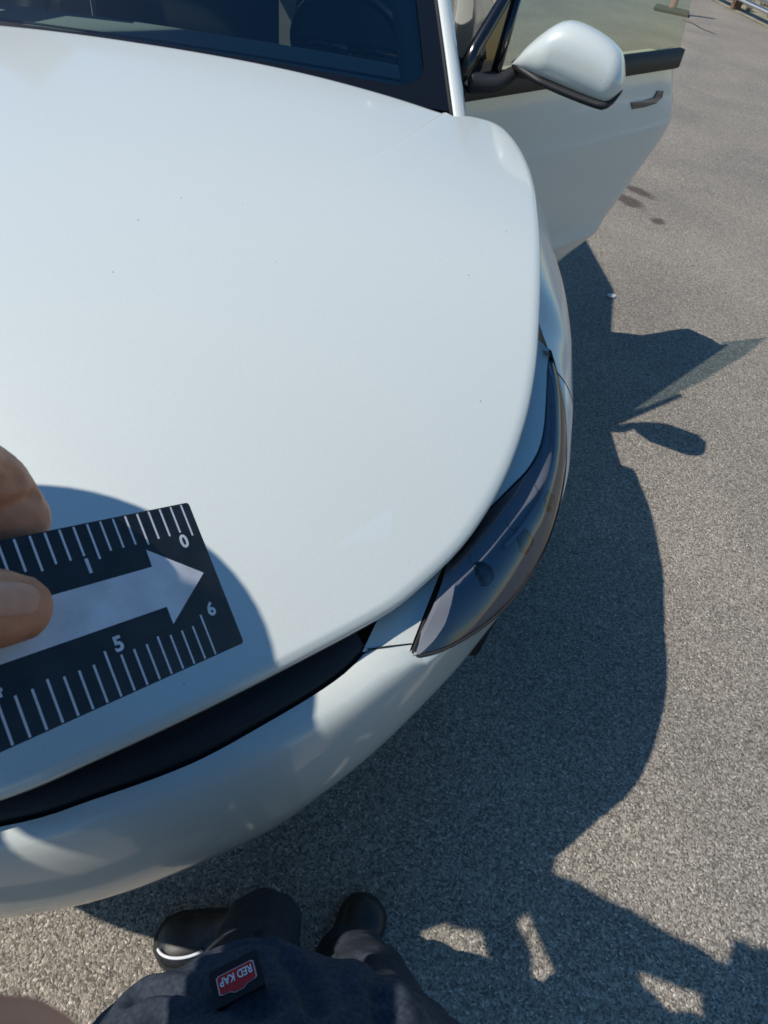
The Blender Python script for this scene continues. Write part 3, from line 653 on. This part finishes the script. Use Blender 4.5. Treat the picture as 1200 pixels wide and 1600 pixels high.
for k in range(49):
    tick(-k/8, -.012, -(.34 if k % 8 == 0 else (.28 if k % 8 == 1 else (.32 if k % 8 == 4 else .29))))
    j = 48-k; u = -.2548-k/8
    if u > -SL+.03: tick(u, -SW+.012, .41 if j % 8 == 0 else (.33 if j % 8 == 1 else (.365 if j % 4 == 0 else .335)))
ar = [(-.043, -.752), (-.545, -.376), (-.552, -.549), (-5.6, -.549), (-5.6, -.955), (-.56, -.955), (-.56, -1.13)]
mk('arrow', [(x, y, .0025) for x, y in ar], [(0, 1, 2, 5, 6), (2, 3, 4, 5)], M_ink, scale, smooth=False)
def text(s, size, m, name, parent, bold=.0, extr=0):
    cu = bpy.data.curves.new('txt', 'FONT'); cu.body = s; cu.size = size; cu.align_x = 'CENTER'; cu.align_y = 'CENTER'; cu.offset = bold*.5; cu.extrude = extr; cu.resolution_u = 4
    ob = bpy.data.objects.new('txt', cu); COL.objects.link(ob); bpy.context.view_layer.update()
    me = bpy.data.meshes.new_from_object(ob.evaluated_get(bpy.context.evaluated_depsgraph_get())); bpy.data.objects.remove(ob); me.name = name
    o = link(name, me, parent, m, smooth=False); return o
for k in range(7):
    o = text(str(k), .185, M_ink, 'numeral', scale, .012); o.location = (-k-.12, -.378, .0026); o.rotation_euler = (0, 0, math.pi)
    o = text(str(6-k), .185, M_ink, 'numeral', scale, .012); o.location = (-k-.118, -1.127, .0026)
# the printed edge of the scale
eg = [([(-SL+.05, -SW-.003, -.004), (SRr-.03, -SW-.003, -.004), (SRr-.03, -SW-.003, -.016), (-SL+.05, -SW-.003, -.016)], [(3, 2, 1, 0)])]
for k in range(50):
    u = -.14-k/8
    if u > -SL+.06: eg.append(([(u-.012, -SW-.003, -.012), (u+.012, -SW-.003, -.012), (u+.012, -SW-.003, -.034), (u-.012, -SW-.003, -.034)], [(3, 2, 1, 0)]))
mk('edge_print', *join(eg), M_ink, scale, smooth=False)

# ------------------------------------------------------------------ people
from mathutils import noise as mnoise
from mathutils.bvhtree import BVHTree
def cap(p0, r0_, p1, r1_, seg=14, flat=None):
    p0, p1 = np.array(p0, float), np.array(p1, float); t = p1-p0; L_ = np.linalg.norm(t); t = t/L_ if L_ > 1e-9 else np.array([0, 0, 1.])
    a_ = np.cross(t, [0, 0, 1.]); a_ = np.cross(t, [1., 0, 0]) if np.linalg.norm(a_) < 1e-2 else a_; a_ /= np.linalg.norm(a_); b_ = np.cross(t, a_)
    rows = []
    for c, rr, A0 in ((p0, r0_, np.linspace(-88, 0, 6)), (p1, r1_, np.linspace(0, 88, 6))):
        for g_ in A0:
            g_ = R(g_); rows.append([c+t*rr*math.sin(g_)+rr*math.cos(g_)*(math.cos(x)*a_+math.sin(x)*b_) for x in np.linspace(0, 2*math.pi, seg, endpoint=False)])
    v, f = grid(rows, True); k = (len(rows)-1)*seg
    f += [tuple(range(seg-1, -1, -1)), tuple(range(k, k+seg))]
    return v, f
def chain(pts, rad): return [cap(pts[i], rad[i], pts[i+1], rad[i+1]) for i in range(len(pts)-1)]
def ellip(c, rx, ry, rz, rot=None, n=16):
    rows = []
    for th in np.linspace(-86, 86, n):
        th = R(th); rows.append([np.array([rx*math.cos(th)*math.cos(x), ry*math.cos(th)*math.sin(x), rz*math.sin(th)]) for x in np.linspace(0, 2*math.pi, 20, endpoint=False)])
    v, f = grid(rows, True); k = (n-1)*20; f += [tuple(range(19, -1, -1)), tuple(range(k, k+20))]
    M3 = np.array(rot) if rot is not None else np.eye(3)
    return [M3@p+np.array(c) for p in v], f
def remesh(name, parts, voxel, sm, m, parent, wrinkle=None):
    v, f = join(parts); me = bpy.data.meshes.new('tmp'); me.from_pydata([tuple(map(float, p)) for p in v], [], f); me.update()
    bm = bmesh.new(); bm.from_mesh(me); bmesh.ops.recalc_face_normals(bm, faces=bm.faces); bm.to_mesh(me); bm.free()
    ob = bpy.data.objects.new('tmp', me); COL.objects.link(ob)
    md = ob.modifiers.new('r', 'REMESH'); md.mode = 'VOXEL'; md.voxel_size = voxel
    if sm: s_ = ob.modifiers.new('s', 'SMOOTH'); s_.iterations = sm; s_.factor = .5
    bpy.context.view_layer.update()
    out = bpy.data.meshes.new_from_object(ob.evaluated_get(bpy.context.evaluated_depsgraph_get())); bpy.data.objects.remove(ob); bpy.data.meshes.remove(me)
    if wrinkle:
        n_v = len(out.vertices); co = np.empty(n_v*3, 'f'); no = np.empty(n_v*3, 'f'); out.vertices.foreach_get('co', co); out.vertices.foreach_get('normal', no)
        co = co.reshape(-1, 3); no = no.reshape(-1, 3); co = co+no*np.array([wrinkle(Vector(c)) for c in co.tolist()])[:, None]
        out.vertices.foreach_set('co', co.astype('f').ravel()); out.update()
    out.name = name; return link(name, out, parent, m)
def skin_mat(name, c0, c1):
    m = noise_col(mat(name, c0, .48, spec=.4), 90, c0, c1, lo=.3, hi=.7, bump=.35, bscale=700, bdist=.0006)
    b = m.node_tree.nodes['Principled BSDF']; b.inputs['Subsurface Weight'].default_value = .12; b.inputs['Subsurface Radius'].default_value = (.006, .003, .0015); b.inputs['Subsurface Scale'].default_value = .6
    return m
M_skin = skin_mat('skin', (.44, .175, .095), (.58, .27, .165))
M_nail = noise_col(mat('nail', (.55, .3, .22), .45, spec=.4), 160, (.53, .27, .19), (.62, .35, .27), lo=.3, hi=.7)
def cloth(name, c0, c1): return noise_col(mat(name, c0, .9, spec=.2), 260, c0, c1, lo=.3, hi=.7, bump=.5, bscale=1100, bdist=.0006)
M_navy = cloth('navy_twill', (.024, .031, .045), (.055, .066, .085)); M_shirt = cloth('charcoal_shirt', (.02, .021, .024), (.035, .036, .04)); M_blue = cloth('blue_work_shirt', (.04, .06, .10), (.06, .085, .13))
M_shoe = noise_col(mat('shoe_leather', (.012, .012, .012), .45), 80, (.008, .008, .008), (.02, .02, .02), bump=.2, bscale=300, bdist=.001)
M_hair = mat('dark_hair', (.02, .015, .012), .6); M_eye = mat('eye', (.6, .6, .58), .2); M_cap = cloth('cap_cloth', (.03, .03, .034), (.05, .05, .055))
def wr(c, a1=.004, a2=.0016, s1=9, s2=38):
    return a1*(mnoise.noise(Vector((c.x*s1*1.2, c.y*s1, c.z*s1*2.2)))) + a2*mnoise.noise(Vector((c.x*s2, c.y*s2, c.z*s2*1.8)))
def rotz(a_): return np.array([[math.cos(a_), -math.sin(a_), 0], [math.sin(a_), math.cos(a_), 0], [0, 0, 1]])
def head_parts(c, yaw, tilt):
    """skull, jaw, nose, ears about centre c; yaw 0 looks +y"""
    Rm = rotz(yaw)@np.array([[1, 0, 0], [0, math.cos(tilt), math.sin(tilt)], [0, -math.sin(tilt), math.cos(tilt)]])
    P_ = lambda x, y, z: np.array(c)+Rm@np.array([x, y, z])
    parts = [ellip(P_(0, -.012, .025), .074, .094, .094, Rm), ellip(P_(0, .022, -.04), .058, .07, .078, Rm), cap(P_(0, .083, .005), .009, P_(0, .103, -.028), .013), cap(P_(0, .08, -.035), .016, P_(0, .083, -.04), .016),
             cap(P_(-.024, .082, -.062), .009, P_(.024, .082, -.062), .009), cap(P_(0, .07, -.098), .02, P_(0, .06, -.1), .022), cap(P_(-.04, .078, .028), .01, P_(.04, .078, .028), .01)]
    for s in (-1, 1): parts.append(ellip(P_(s*.078, -.012, -.005), .010, .02, .032, Rm)); parts.append(ellip(P_(s*.042, .055, -.02), .022, .024, .022, Rm))
    return parts, P_, Rm
def simple_hand(wr_, tip, spread, rad=.0085):
    """palm and five bent fingers from wrist towards tip; spread = sideways unit vector, thumb on its + side"""
    wr_, tip = np.array(wr_), np.array(tip); t = tip-wr_; L_ = np.linalg.norm(t); t /= L_; s = spread-t*(spread@t); s /= np.linalg.norm(s); n = np.cross(t, s)
    P = []
    kn = [wr_+t*.085+s*x for x in (-.032, -.011, .011, .032)]
    for k_ in kn: P += chain([wr_+s*((k_-wr_)@s)*.5+t*.01, k_], [.016, .0115])
    for k_, l in zip(kn, (.058, .075, .08, .07)): P += chain([k_, k_+t*l*.45+n*.008, k_+t*l*.72+n*.026, k_+t*l*.85+n*.045], [.0105, .0092, .0085, .0075])
    P += chain([wr_+s*.02+t*.02, wr_+s*.045+t*.05+n*.01, wr_+s*.05+t*.085+n*.022, wr_+s*.045+t*.105+n*.03], [.017, .0125, .0105, .0085])
    return P
def shoe(name, heel, toe, parent, m=M_shoe):
    heel, toe = np.array(heel, float), np.array(toe, float); t = toe-heel; L_ = np.linalg.norm(t); t /= L_; s = np.array([t[1], -t[0], 0]); rows = []
    st = np.linspace(0, 1, 22); up_ = []
    for x in st:
        wd = np.interp(x, [0, .06, .15, .35, .6, .78, .9, .97, 1], [.012, .028, .034, .033, .042, .047, .040, .024, .006])
        hh = np.interp(x, [0, .06, .2, .36, .5, .7, .85, .95, 1], [.05, .078, .092, .09, .07, .052, .045, .036, .02])
        rows.append([heel+t*L_*x+s*wd*sup(a_, 2.5)[0]+np.array([0, 0, .022+(hh-.022)*max(0, sup(a_, 2.2)[1])]) for a_ in np.linspace(0, math.pi, 13)])
    v, f = grid(rows); o = mk(name, v, f, m, parent)
    sole = []
    for x in st:
        wd = 1.06*np.interp(x, [0, .06, .15, .35, .6, .78, .9, .97, 1], [.014, .030, .036, .034, .043, .048, .042, .027, .010])
        sole.append([heel+t*L_*(x*1.02-.01)+s*wd*k+np.array([0, 0, z]) for k, z in ((-.98, .002), (-1, .012), (-.97, .026), (0, .027), (.97, .026), (1, .012), (.98, .002))])
    v, f = grid(sole); n7 = len(st)*7
    f.append(tuple(range(6, -1, -1))); f.append(tuple(range(n7-7, n7))); f += [(i*7+6, i*7, i*7+7, i*7+13) for i in range(len(st)-1)]
    mk('sole', v, f, M_rubber, o); return o, t, s
def px3(x, y, h): # a point h inches above the scale's plane, on the sight line through a surveyed pixel
    g_ = vray(x, y); p0 = RO+RT*h*IN; return CAM+g_*(((p0-CAM)@RT)/(g_@RT))

# --- person taking the picture
ph = empty('person', (.55, -.30, 0)); tag(ph, 'person in navy trousers and black shoes standing at the bumper, holding the scale', 'person')
def loc(parts): return [([np.array(p)-np.array([.55, -.30, 0]) for p in v], f) for v, f in parts]
hipL, hipR = (.455, -.33, .93), (.645, -.33, .93)
kneeL, kneeR = (.465, -.215, .50), (.645, -.20, .50)
ankL, ankR = (.455, -.01, .09), (.625, -.06, .09)
pel = (.55, -.35, .98); ch = (.43, -.48, 1.31); nk = (.385, -.39, 1.46)
shL, shR = (.25, -.44, 1.39), (.62, -.50, 1.39)
elL, elR = (.10, -.08, 1.36), (.86, -.36, 1.20)
wrL = rw(-5.6, .55, .35); wrR = CAM-fw*.035+dn*.125+rt*.055
hp_, HP, HR = head_parts(HEAD1, R(-25), R(25))
body = hp_+chain([ch, nk, np.array(HEAD1)+np.array([.02, -.04, -.07])], [.07, .058, .055])+chain([pel, (.50, -.45, 1.16), ch], [.13, .125, .13])+[cap(shL, .05, shR, .05)]
body += chain([shL, elL, wrL], [.052, .042, .027])+chain([shR, elR, wrR], [.052, .042, .027])
body += chain([hipL, kneeL, ankL], [.085, .058, .04])+chain([hipR, kneeR, ankR], [.085, .058, .04])
body += simple_hand(wrR, wrR-dn*.14-fw*.01, -rt)
# finger resting in front of the lens corner
cmp_ = lambda x, y, z: CAM+rt*x+dn*y+fw*z
remesh('body', loc(body), .005, 3, M_skin, ph)
remesh('finger', loc(chain([cmp_(-.0222, .0347, .031), cmp_(-.024, .052, .022), cmp_(-.018, .085, -.010), wrR], [.0088, .0092, .0095, .012])), .0012, 3, M_skin, ph)
# hand on the scale: thumb over, fingers under
th_pts = [px3(26, 951, .27), px3(-6, 951, .30), px3(-60, 954, .40), px3(-140, 964, .52), px3(-260, 975, .5), rw(-4.6, .8, .25)]
hand = chain(th_pts, [.0066, .0076, .0082, .0086, .0112, .016])
ix = [px3(18, 872, -.42), px3(14, 812, -.40), px3(-28, 766, -.18), px3(-120, 704, .25), px3(-330, 640, .3), rw(-5.0, .1, .2)]
hand += chain(ix, [.0076, .0089, .0098, .0100, .0115, .017])
for k_, (a_, b_) in enumerate(((.75, -.38), (1.15, -.40), (1.5, -.38))):
    hand += chain([rw(-2.1-.25*k_, a_+.05, b_-.05), rw(-2.7-.2*k_, a_-.05, b_-.12), rw(-3.6-.1*k_, a_*.6, -.25), rw(-4.4, .0+.25*k_, .1), rw(-5.1, .2+.2*k_, .2)], [.0074, .0086, .0092, .011, .016])
hand += chain([rw(-4.7, .1, .25), wrL], [.018, .026])+chain([rw(-4.7, .75, .2), wrL], [.018, .026])
hd = remesh('hand', loc(hand), .0012, 3, M_skin, ph)
bv = BVHTree.FromObject(hd, bpy.context.evaluated_depsgraph_get())
def onhand(x, y):
    h_ = bv.ray_cast(Vector(CAM)-Vector((.55, -.30, 0)), Vector(vray(x, y)).normalized()); return np.array(h_[0]) if h_[0] else None
CR = []
for ln_, dp, wd in (([(-14, 806), (6, 801), (24, 794), (42, 784), (58, 774)], .0019, .0016), ([(-10, 790), (14, 786), (34, 776)], .0007, .001), ([(-6, 752), (12, 750), (30, 757)], .0006, .0011), ([(2, 730), (16, 732), (28, 740)], .0004, .001), ([(-10, 818), (20, 814), (48, 803)], .0005, .001), ([(-20, 905), (10, 905), (40, 911), (62, 924)], .0006, .0011), ([(-20, 972), (20, 975), (52, 966)], .0004, .001)):
    P = [p for p in (onhand(*q) for q in ln_) if p is not None]
    if len(P) > 1: CR.append((resample(np.array(P), 24), dp, wd))
n_v = len(hd.data.vertices); co = np.empty(n_v*3, 'f'); no = np.empty(n_v*3, 'f'); hd.data.vertices.foreach_get('co', co); hd.data.vertices.foreach_get('normal', no); co = co.reshape(-1, 3).astype(float); no = no.reshape(-1, 3)
disp = np.array([.00022*mnoise.noise(Vector(c*520))+.00045*mnoise.noise(Vector(c*120)) for c in co])
for P, dp, wd in CR:
    dd = np.min(np.linalg.norm(co[:, None, :]-P[None], axis=2), axis=1); disp -= dp*np.exp(-(dd/wd)**2)
hd.data.vertices.foreach_set('co', (co+no*disp[:, None]).astype('f').ravel()); hd.data.update()
bv = BVHTree.FromObject(hd, bpy.context.evaluated_depsgraph_get())
rows = []
for ty in np.linspace(-1, 1, 13):
    row = []
    for tx in np.linspace(-1, 1, 13):
        # superellipse disc -> quad grid, nail seen from above
        sx = tx*math.sqrt(1-.42*ty*ty); sy = ty*math.sqrt(1-.42*tx*tx); X, Y = 6+62*sx, 937+31*sy
        g_ = vray(X, Y); h_ = bv.ray_cast(Vector(CAM)-Vector((.55, -.30, 0)), Vector(g_).normalized())
        p = h_[0]; rr_ = max(abs(tx), abs(ty)); row.append(np.array(p+h_[1]*(.00035*(1-rr_**3)+.00004-.0003*(rr_ > .99))))
    rows.append(row)
mk('thumb_nail', *grid(rows), M_nail, hd)
# clothes
tr = chain([hipL, (.46, -.27, .74), kneeL, (.46, -.11, .30), (.458, -.025, .115)], [.105, .098, .083, .074, .072])+chain([hipR, (.65, -.27, .74), kneeR, (.64, -.13, .30), (.627, -.075, .115)], [.105, .098, .083, .074, .072])+chain([pel, (.55, -.36, 1.04)], [.15, .145])+[cap(hipL, .11, hipR, .11), ellip((.53, -.285, .80), .20, .155, .13)]
trz = remesh('trousers', loc(tr), .006, 3, M_navy, ph, lambda c: wr(c, .010, .003)+.006*mnoise.noise(Vector((c.x*5+c.z*4, c.y*26+c.x*6, c.z*24))))
sh_ = chain([(.53, -.40, 1.07), (.49, -.46, 1.18), ch], [.145, .14, .15])+[cap(shL, .068, shR, .068)]+chain([shL, elL], [.075, .062])+chain([elL, np.array(elL)*.25+np.array(wrL)*.75], [.06, .043])+chain([shR, elR], [.075, .062])+chain([elR, np.array(elR)*.3+np.array(wrR)*.7], [.06, .042])
remesh('shirt', loc(sh_), .008, 3, M_shirt, ph, lambda c: wr(c, .008, .002))
V, F = ellip(HP(0, -.02, .05), .083, .10, .085, HR); mk('hair', [p-np.array([.55, -.30, 0]) for p in V], [f_ for f_ in F if np.mean([(HR.T@(V[i]-HP(0, 0, 0)))[2]-.45*(HR.T@(V[i]-HP(0, 0, 0)))[1] for i in f_]) > .0], M_hair, ph)
for s in (-1, 1): V, F = ellip(HP(s*.031, .079, .008), .011, .009, .009); mk('eye', [p-np.array([.55, -.30, 0]) for p in V], F, M_eye, ph)
LO = np.array([.55, -.30, 0])
gL = gnd(238, 1482, .02); oL, tL, sL = shoe('shoe', np.array([.487, .012, 0])-LO, np.array([gL[0]+.004, gL[1]+.004, 0])-LO, ph)
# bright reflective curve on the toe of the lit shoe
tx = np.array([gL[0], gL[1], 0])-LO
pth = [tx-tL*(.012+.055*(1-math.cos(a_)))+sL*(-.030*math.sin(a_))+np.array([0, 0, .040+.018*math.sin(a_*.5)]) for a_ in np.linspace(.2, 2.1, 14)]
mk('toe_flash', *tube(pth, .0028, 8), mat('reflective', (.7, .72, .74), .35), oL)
gR = gnd(583, 1402, .02)
shoe('shoe', np.array([.585, -.115, 0])-LO, np.array([gR[0], gR[1], 0])-LO, ph)
# pressed folds across the lap
bt_ = BVHTree.FromObject(trz, bpy.context.evaluated_depsgraph_get())
n_v = len(trz.data.vertices); co = np.empty(n_v*3, 'f'); no = np.empty(n_v*3, 'f'); trz.data.vertices.foreach_get('co', co); trz.data.vertices.foreach_get('normal', no); co = co.reshape(-1, 3).astype(float); no = no.reshape(-1, 3); disp = np.zeros(n_v)
for ln_, dp, wd in (([(190, 1520), (260, 1502), (340, 1492), (420, 1484), (480, 1474)], .010, .009), ([(130, 1585), (220, 1560), (300, 1548), (350, 1545)], .009, .008), ([(400, 1458), (408, 1480), (404, 1500)], .006, .007), ([(440, 1500), (470, 1530), (490, 1580)], .008, .008), ([(250, 1590), (330, 1575), (420, 1580)], .007, .009), ([(560, 1500), (590, 1540), (600, 1590)], .008, .01)):
    P = [h_[0] for h_ in (bt_.ray_cast(Vector(CAM-LO), Vector(vray(*q_)).normalized()) for q_ in ln_) if h_[0]]
    if len(P) > 1:
        P = resample(np.array([np.array(p) for p in P]), 30); dd = np.min(np.linalg.norm(co[:, None, :]-P[None], axis=2), axis=1); disp += -dp*np.exp(-(dd/wd)**2)+.5*dp*np.exp(-((dd-wd*2)/wd)**2)
trz.data.vertices.foreach_set('co', (co+no*disp[:, None]).astype('f').ravel()); trz.data.update()
# woven badge on the trousers
bt_ = BVHTree.FromObject(trz, bpy.context.evaluated_depsgraph_get())
g_ = vray(372, 1534); h_ = bt_.ray_cast(Vector(CAM-LO), Vector(g_).normalized())
if h_[0]:
    nz_ = np.array((h_[1]*.4-Vector(g_).normalized()*.6).normalized()); upv = .96*dn+.28*rt; upv -= nz_*(upv@nz_); upv /= np.linalg.norm(upv); xv = np.cross(upv, nz_); c_ = np.array(h_[0])+nz_*.005
    bd = empty('badge', (0, 0, 0), parent=ph)
    bd.matrix_local = Matrix(((xv[0], upv[0], nz_[0], c_[0]), (xv[1], upv[1], nz_[1], c_[1]), (xv[2], upv[2], nz_[2], c_[2]), (0, 0, 0, 1))) @ Matrix.Scale(.8, 4)
    P = rounded(-.024, .024, -.017, .015, .003); n_ = len(P)
    mk('backing', [(x, y, 0) for x, y in P]+[(x, y, -.012) for x, y in P], [tuple(range(n_))]+[(i, n_+i, n_+(i+1) % n_, (i+1) % n_) for i in range(n_)], mat('badge_black', (.01, .01, .012), .8), bd, smooth=False)
    def house(k): return [(x*k, y*k) for x, y in [(-.0185, .0085), (-.0185, -.0055), (-.016, -.0068), (-.009, -.0072), (-.004, -.0098), (.004, -.0098), (.009, -.0072), (.016, -.0068), (.0185, -.0055), (.0185, .0085), (.016, .010), (-.016, .010)]]
    mk('badge_rim', [(x, -y, .0006) for x, y in house(1.0)], [tuple(range(11, -1, -1))], mat('badge_pink', (.75, .45, .42), .7), bd, smooth=False)
    mk('badge_field', [(x, -y, .0011) for x, y in house(.92)], [tuple(range(11, -1, -1))], mat('badge_red', (.55, .02, .02), .7), bd, smooth=False)
    o = text('RED KAP', .0086, mat('badge_white', (.8, .8, .8), .7), 'lettering', bd, .0004); o.location = (0, -.0035, .0016); o.scale = (.92, 1.15, 1)
# phone in the other hand, just behind the lens
pho = empty('phone', tuple(CAM-fw*.010)); tag(pho, 'dark phone held up over the hood by the person in navy trousers', 'phone')
pho.matrix_world = Matrix(((rt[0], -dn[0], -fw[0], (CAM-fw*.012)[0]), (rt[1], -dn[1], -fw[1], (CAM-fw*.012)[1]), (rt[2], -dn[2], -fw[2], (CAM-fw*.012)[2]), (0, 0, 0, 1)))
bevel_obj(mk('case', *boxv(-.018, .060, -.140, .020, 0, .008), M_gloss, pho), .003, 3); mk('screen', *boxv(-.015, .057, -.136, .016, .0078, .0086), mat('screen', (.02, .02, .025), .1), pho, smooth=False)

# --- unseen person and sunhat, added to cast the round shadow on hood and bumper
BX, BY = -.20, -.54
pb_ = empty('person', (BX, BY, 0)); tag(pb_, 'unseen person in a blue work shirt, added to hold the shadow-casting sunhat', 'person')
LO2 = np.array([BX, BY, 0])
def lb(parts): return [([np.array(p)-LO2 for p in v], f) for v, f in parts]
hc = np.array([-.20, -.50, 1.66]); hp_, HP, HR = head_parts(hc, R(-8), R(22))
ch = np.array([-.20, -.55, 1.32]); pel = np.array([-.20, -.55, .97])
shL, shR = ch+np.array([-.18, .01, .09]), ch+np.array([.18, .01, .09])
elL, elR = np.array([-.42, -.36, 1.24]), np.array([-.005, -.38, 1.24]); wrL2, wrR2 = np.array([-.305, -.225, 1.405]), np.array([-.045, -.235, 1.405])
hL, hR = pel+np.array([-.09, 0, -.05]), pel+np.array([.09, 0, -.05]); kL, kR = hL+np.array([-.01, .03, -.42]), hR+np.array([.01, .03, -.42]); aL, aR = kL+np.array([0, -.02, -.41]), kR+np.array([0, -.02, -.41])
body = hp_+chain([ch+np.array([0, .01, .13]), hc+np.array([0, -.03, -.06])], [.06, .055])+chain([pel, (pel+ch)/2, ch], [.13, .125, .14])+[cap(shL, .05, shR, .05)]+chain([shL, elL, wrL2], [.052, .042, .027])+chain([shR, elR, wrR2], [.052, .042, .027])+chain([hL, kL, aL], [.085, .058, .04])+chain([hR, kR, aR], [.085, .058, .04])
body += simple_hand(wrL2, wrL2+np.array([.05, .13, .0]), np.array([1., -.3, 0]))+simple_hand(wrR2, wrR2+np.array([-.03, .14, .0]), np.array([1., .2, 0]))
remesh('body', lb(body), .005, 3, M_skin, pb_)
remesh('shirt', lb(chain([pel+np.array([0, 0, .05]), (pel+ch)/2, ch], [.15, .145, .155])+[cap(shL, .066, shR, .066)]+chain([shL, elL], [.073, .06])+chain([shR, elR], [.073, .06])), .009, 3, M_blue, pb_, lambda c: wr(c, .008, .002))
remesh('trousers', lb(chain([hL, kL, aL+np.array([0, 0, .03])], [.105, .08, .07])+chain([hR, kR, aR+np.array([0, 0, .03])], [.105, .08, .07])+[cap(pel, .145, pel+np.array([0, 0, .04]), .145)]), .009, 3, M_navy, pb_, lambda c: wr(c, .010, .003))
V, F = ellip(HP(0, -.02, .05), .083, .10, .085, HR); mk('hair', [p-LO2 for p in V], [f_ for f_ in F if np.mean([(HR.T@(V[i]-HP(0, 0, 0)))[2]-.45*(HR.T@(V[i]-HP(0, 0, 0)))[1] for i in f_]) > .0], M_hair, pb_)
for s_ in (-1, 1): V, F = ellip(HP(s_*.031, .079, .008), .011, .009, .009); mk('eye', [p-LO2 for p in V], F, M_eye, pb_)
for a_, dx in ((aL, -.03), (aR, .03)): g0 = a_*np.array([1, 1, 0]); shoe('shoe', g0+np.array([0, -.07, 0])-LO2, g0+np.array([dx, .19, 0])-LO2, pb_)
shadow_hat = empty('shadow_hat', tuple(HATC)); tag(shadow_hat, 'unseen wide-brimmed dark sunhat, added to cast the round shadow on the hood', 'shadow_hat')  # added out of view; outline sized to throw the round hood shadow
rows = [[np.array([(.088+.116*t)*math.sin(a_)*(1+.02*math.sin(3*a_)), (.098+.080*t)*math.cos(a_)*(1+.02*math.sin(2*a_+1)), -.016*t+.010*t*math.sin(2*a_)]) for a_ in np.linspace(0, 2*math.pi, 56, endpoint=False)] for t in np.linspace(0, 1, 6)]
mk('brim', *grid(rows+[[p+np.array([0, 0, -.004]) for p in r_] for r_ in reversed(rows)], True), M_cap, shadow_hat)
rows = [[np.array([rx*math.sin(a_), (rx+.01)*math.cos(a_), z]) for a_ in np.linspace(0, 2*math.pi, 40, endpoint=False)] for rx, z in ((.090, -.002), (.087, .03), (.080, .07), (.066, .098), (.04, .108), (.004, .104))]
mk('crown', *grid(rows, True), M_cap, shadow_hat)
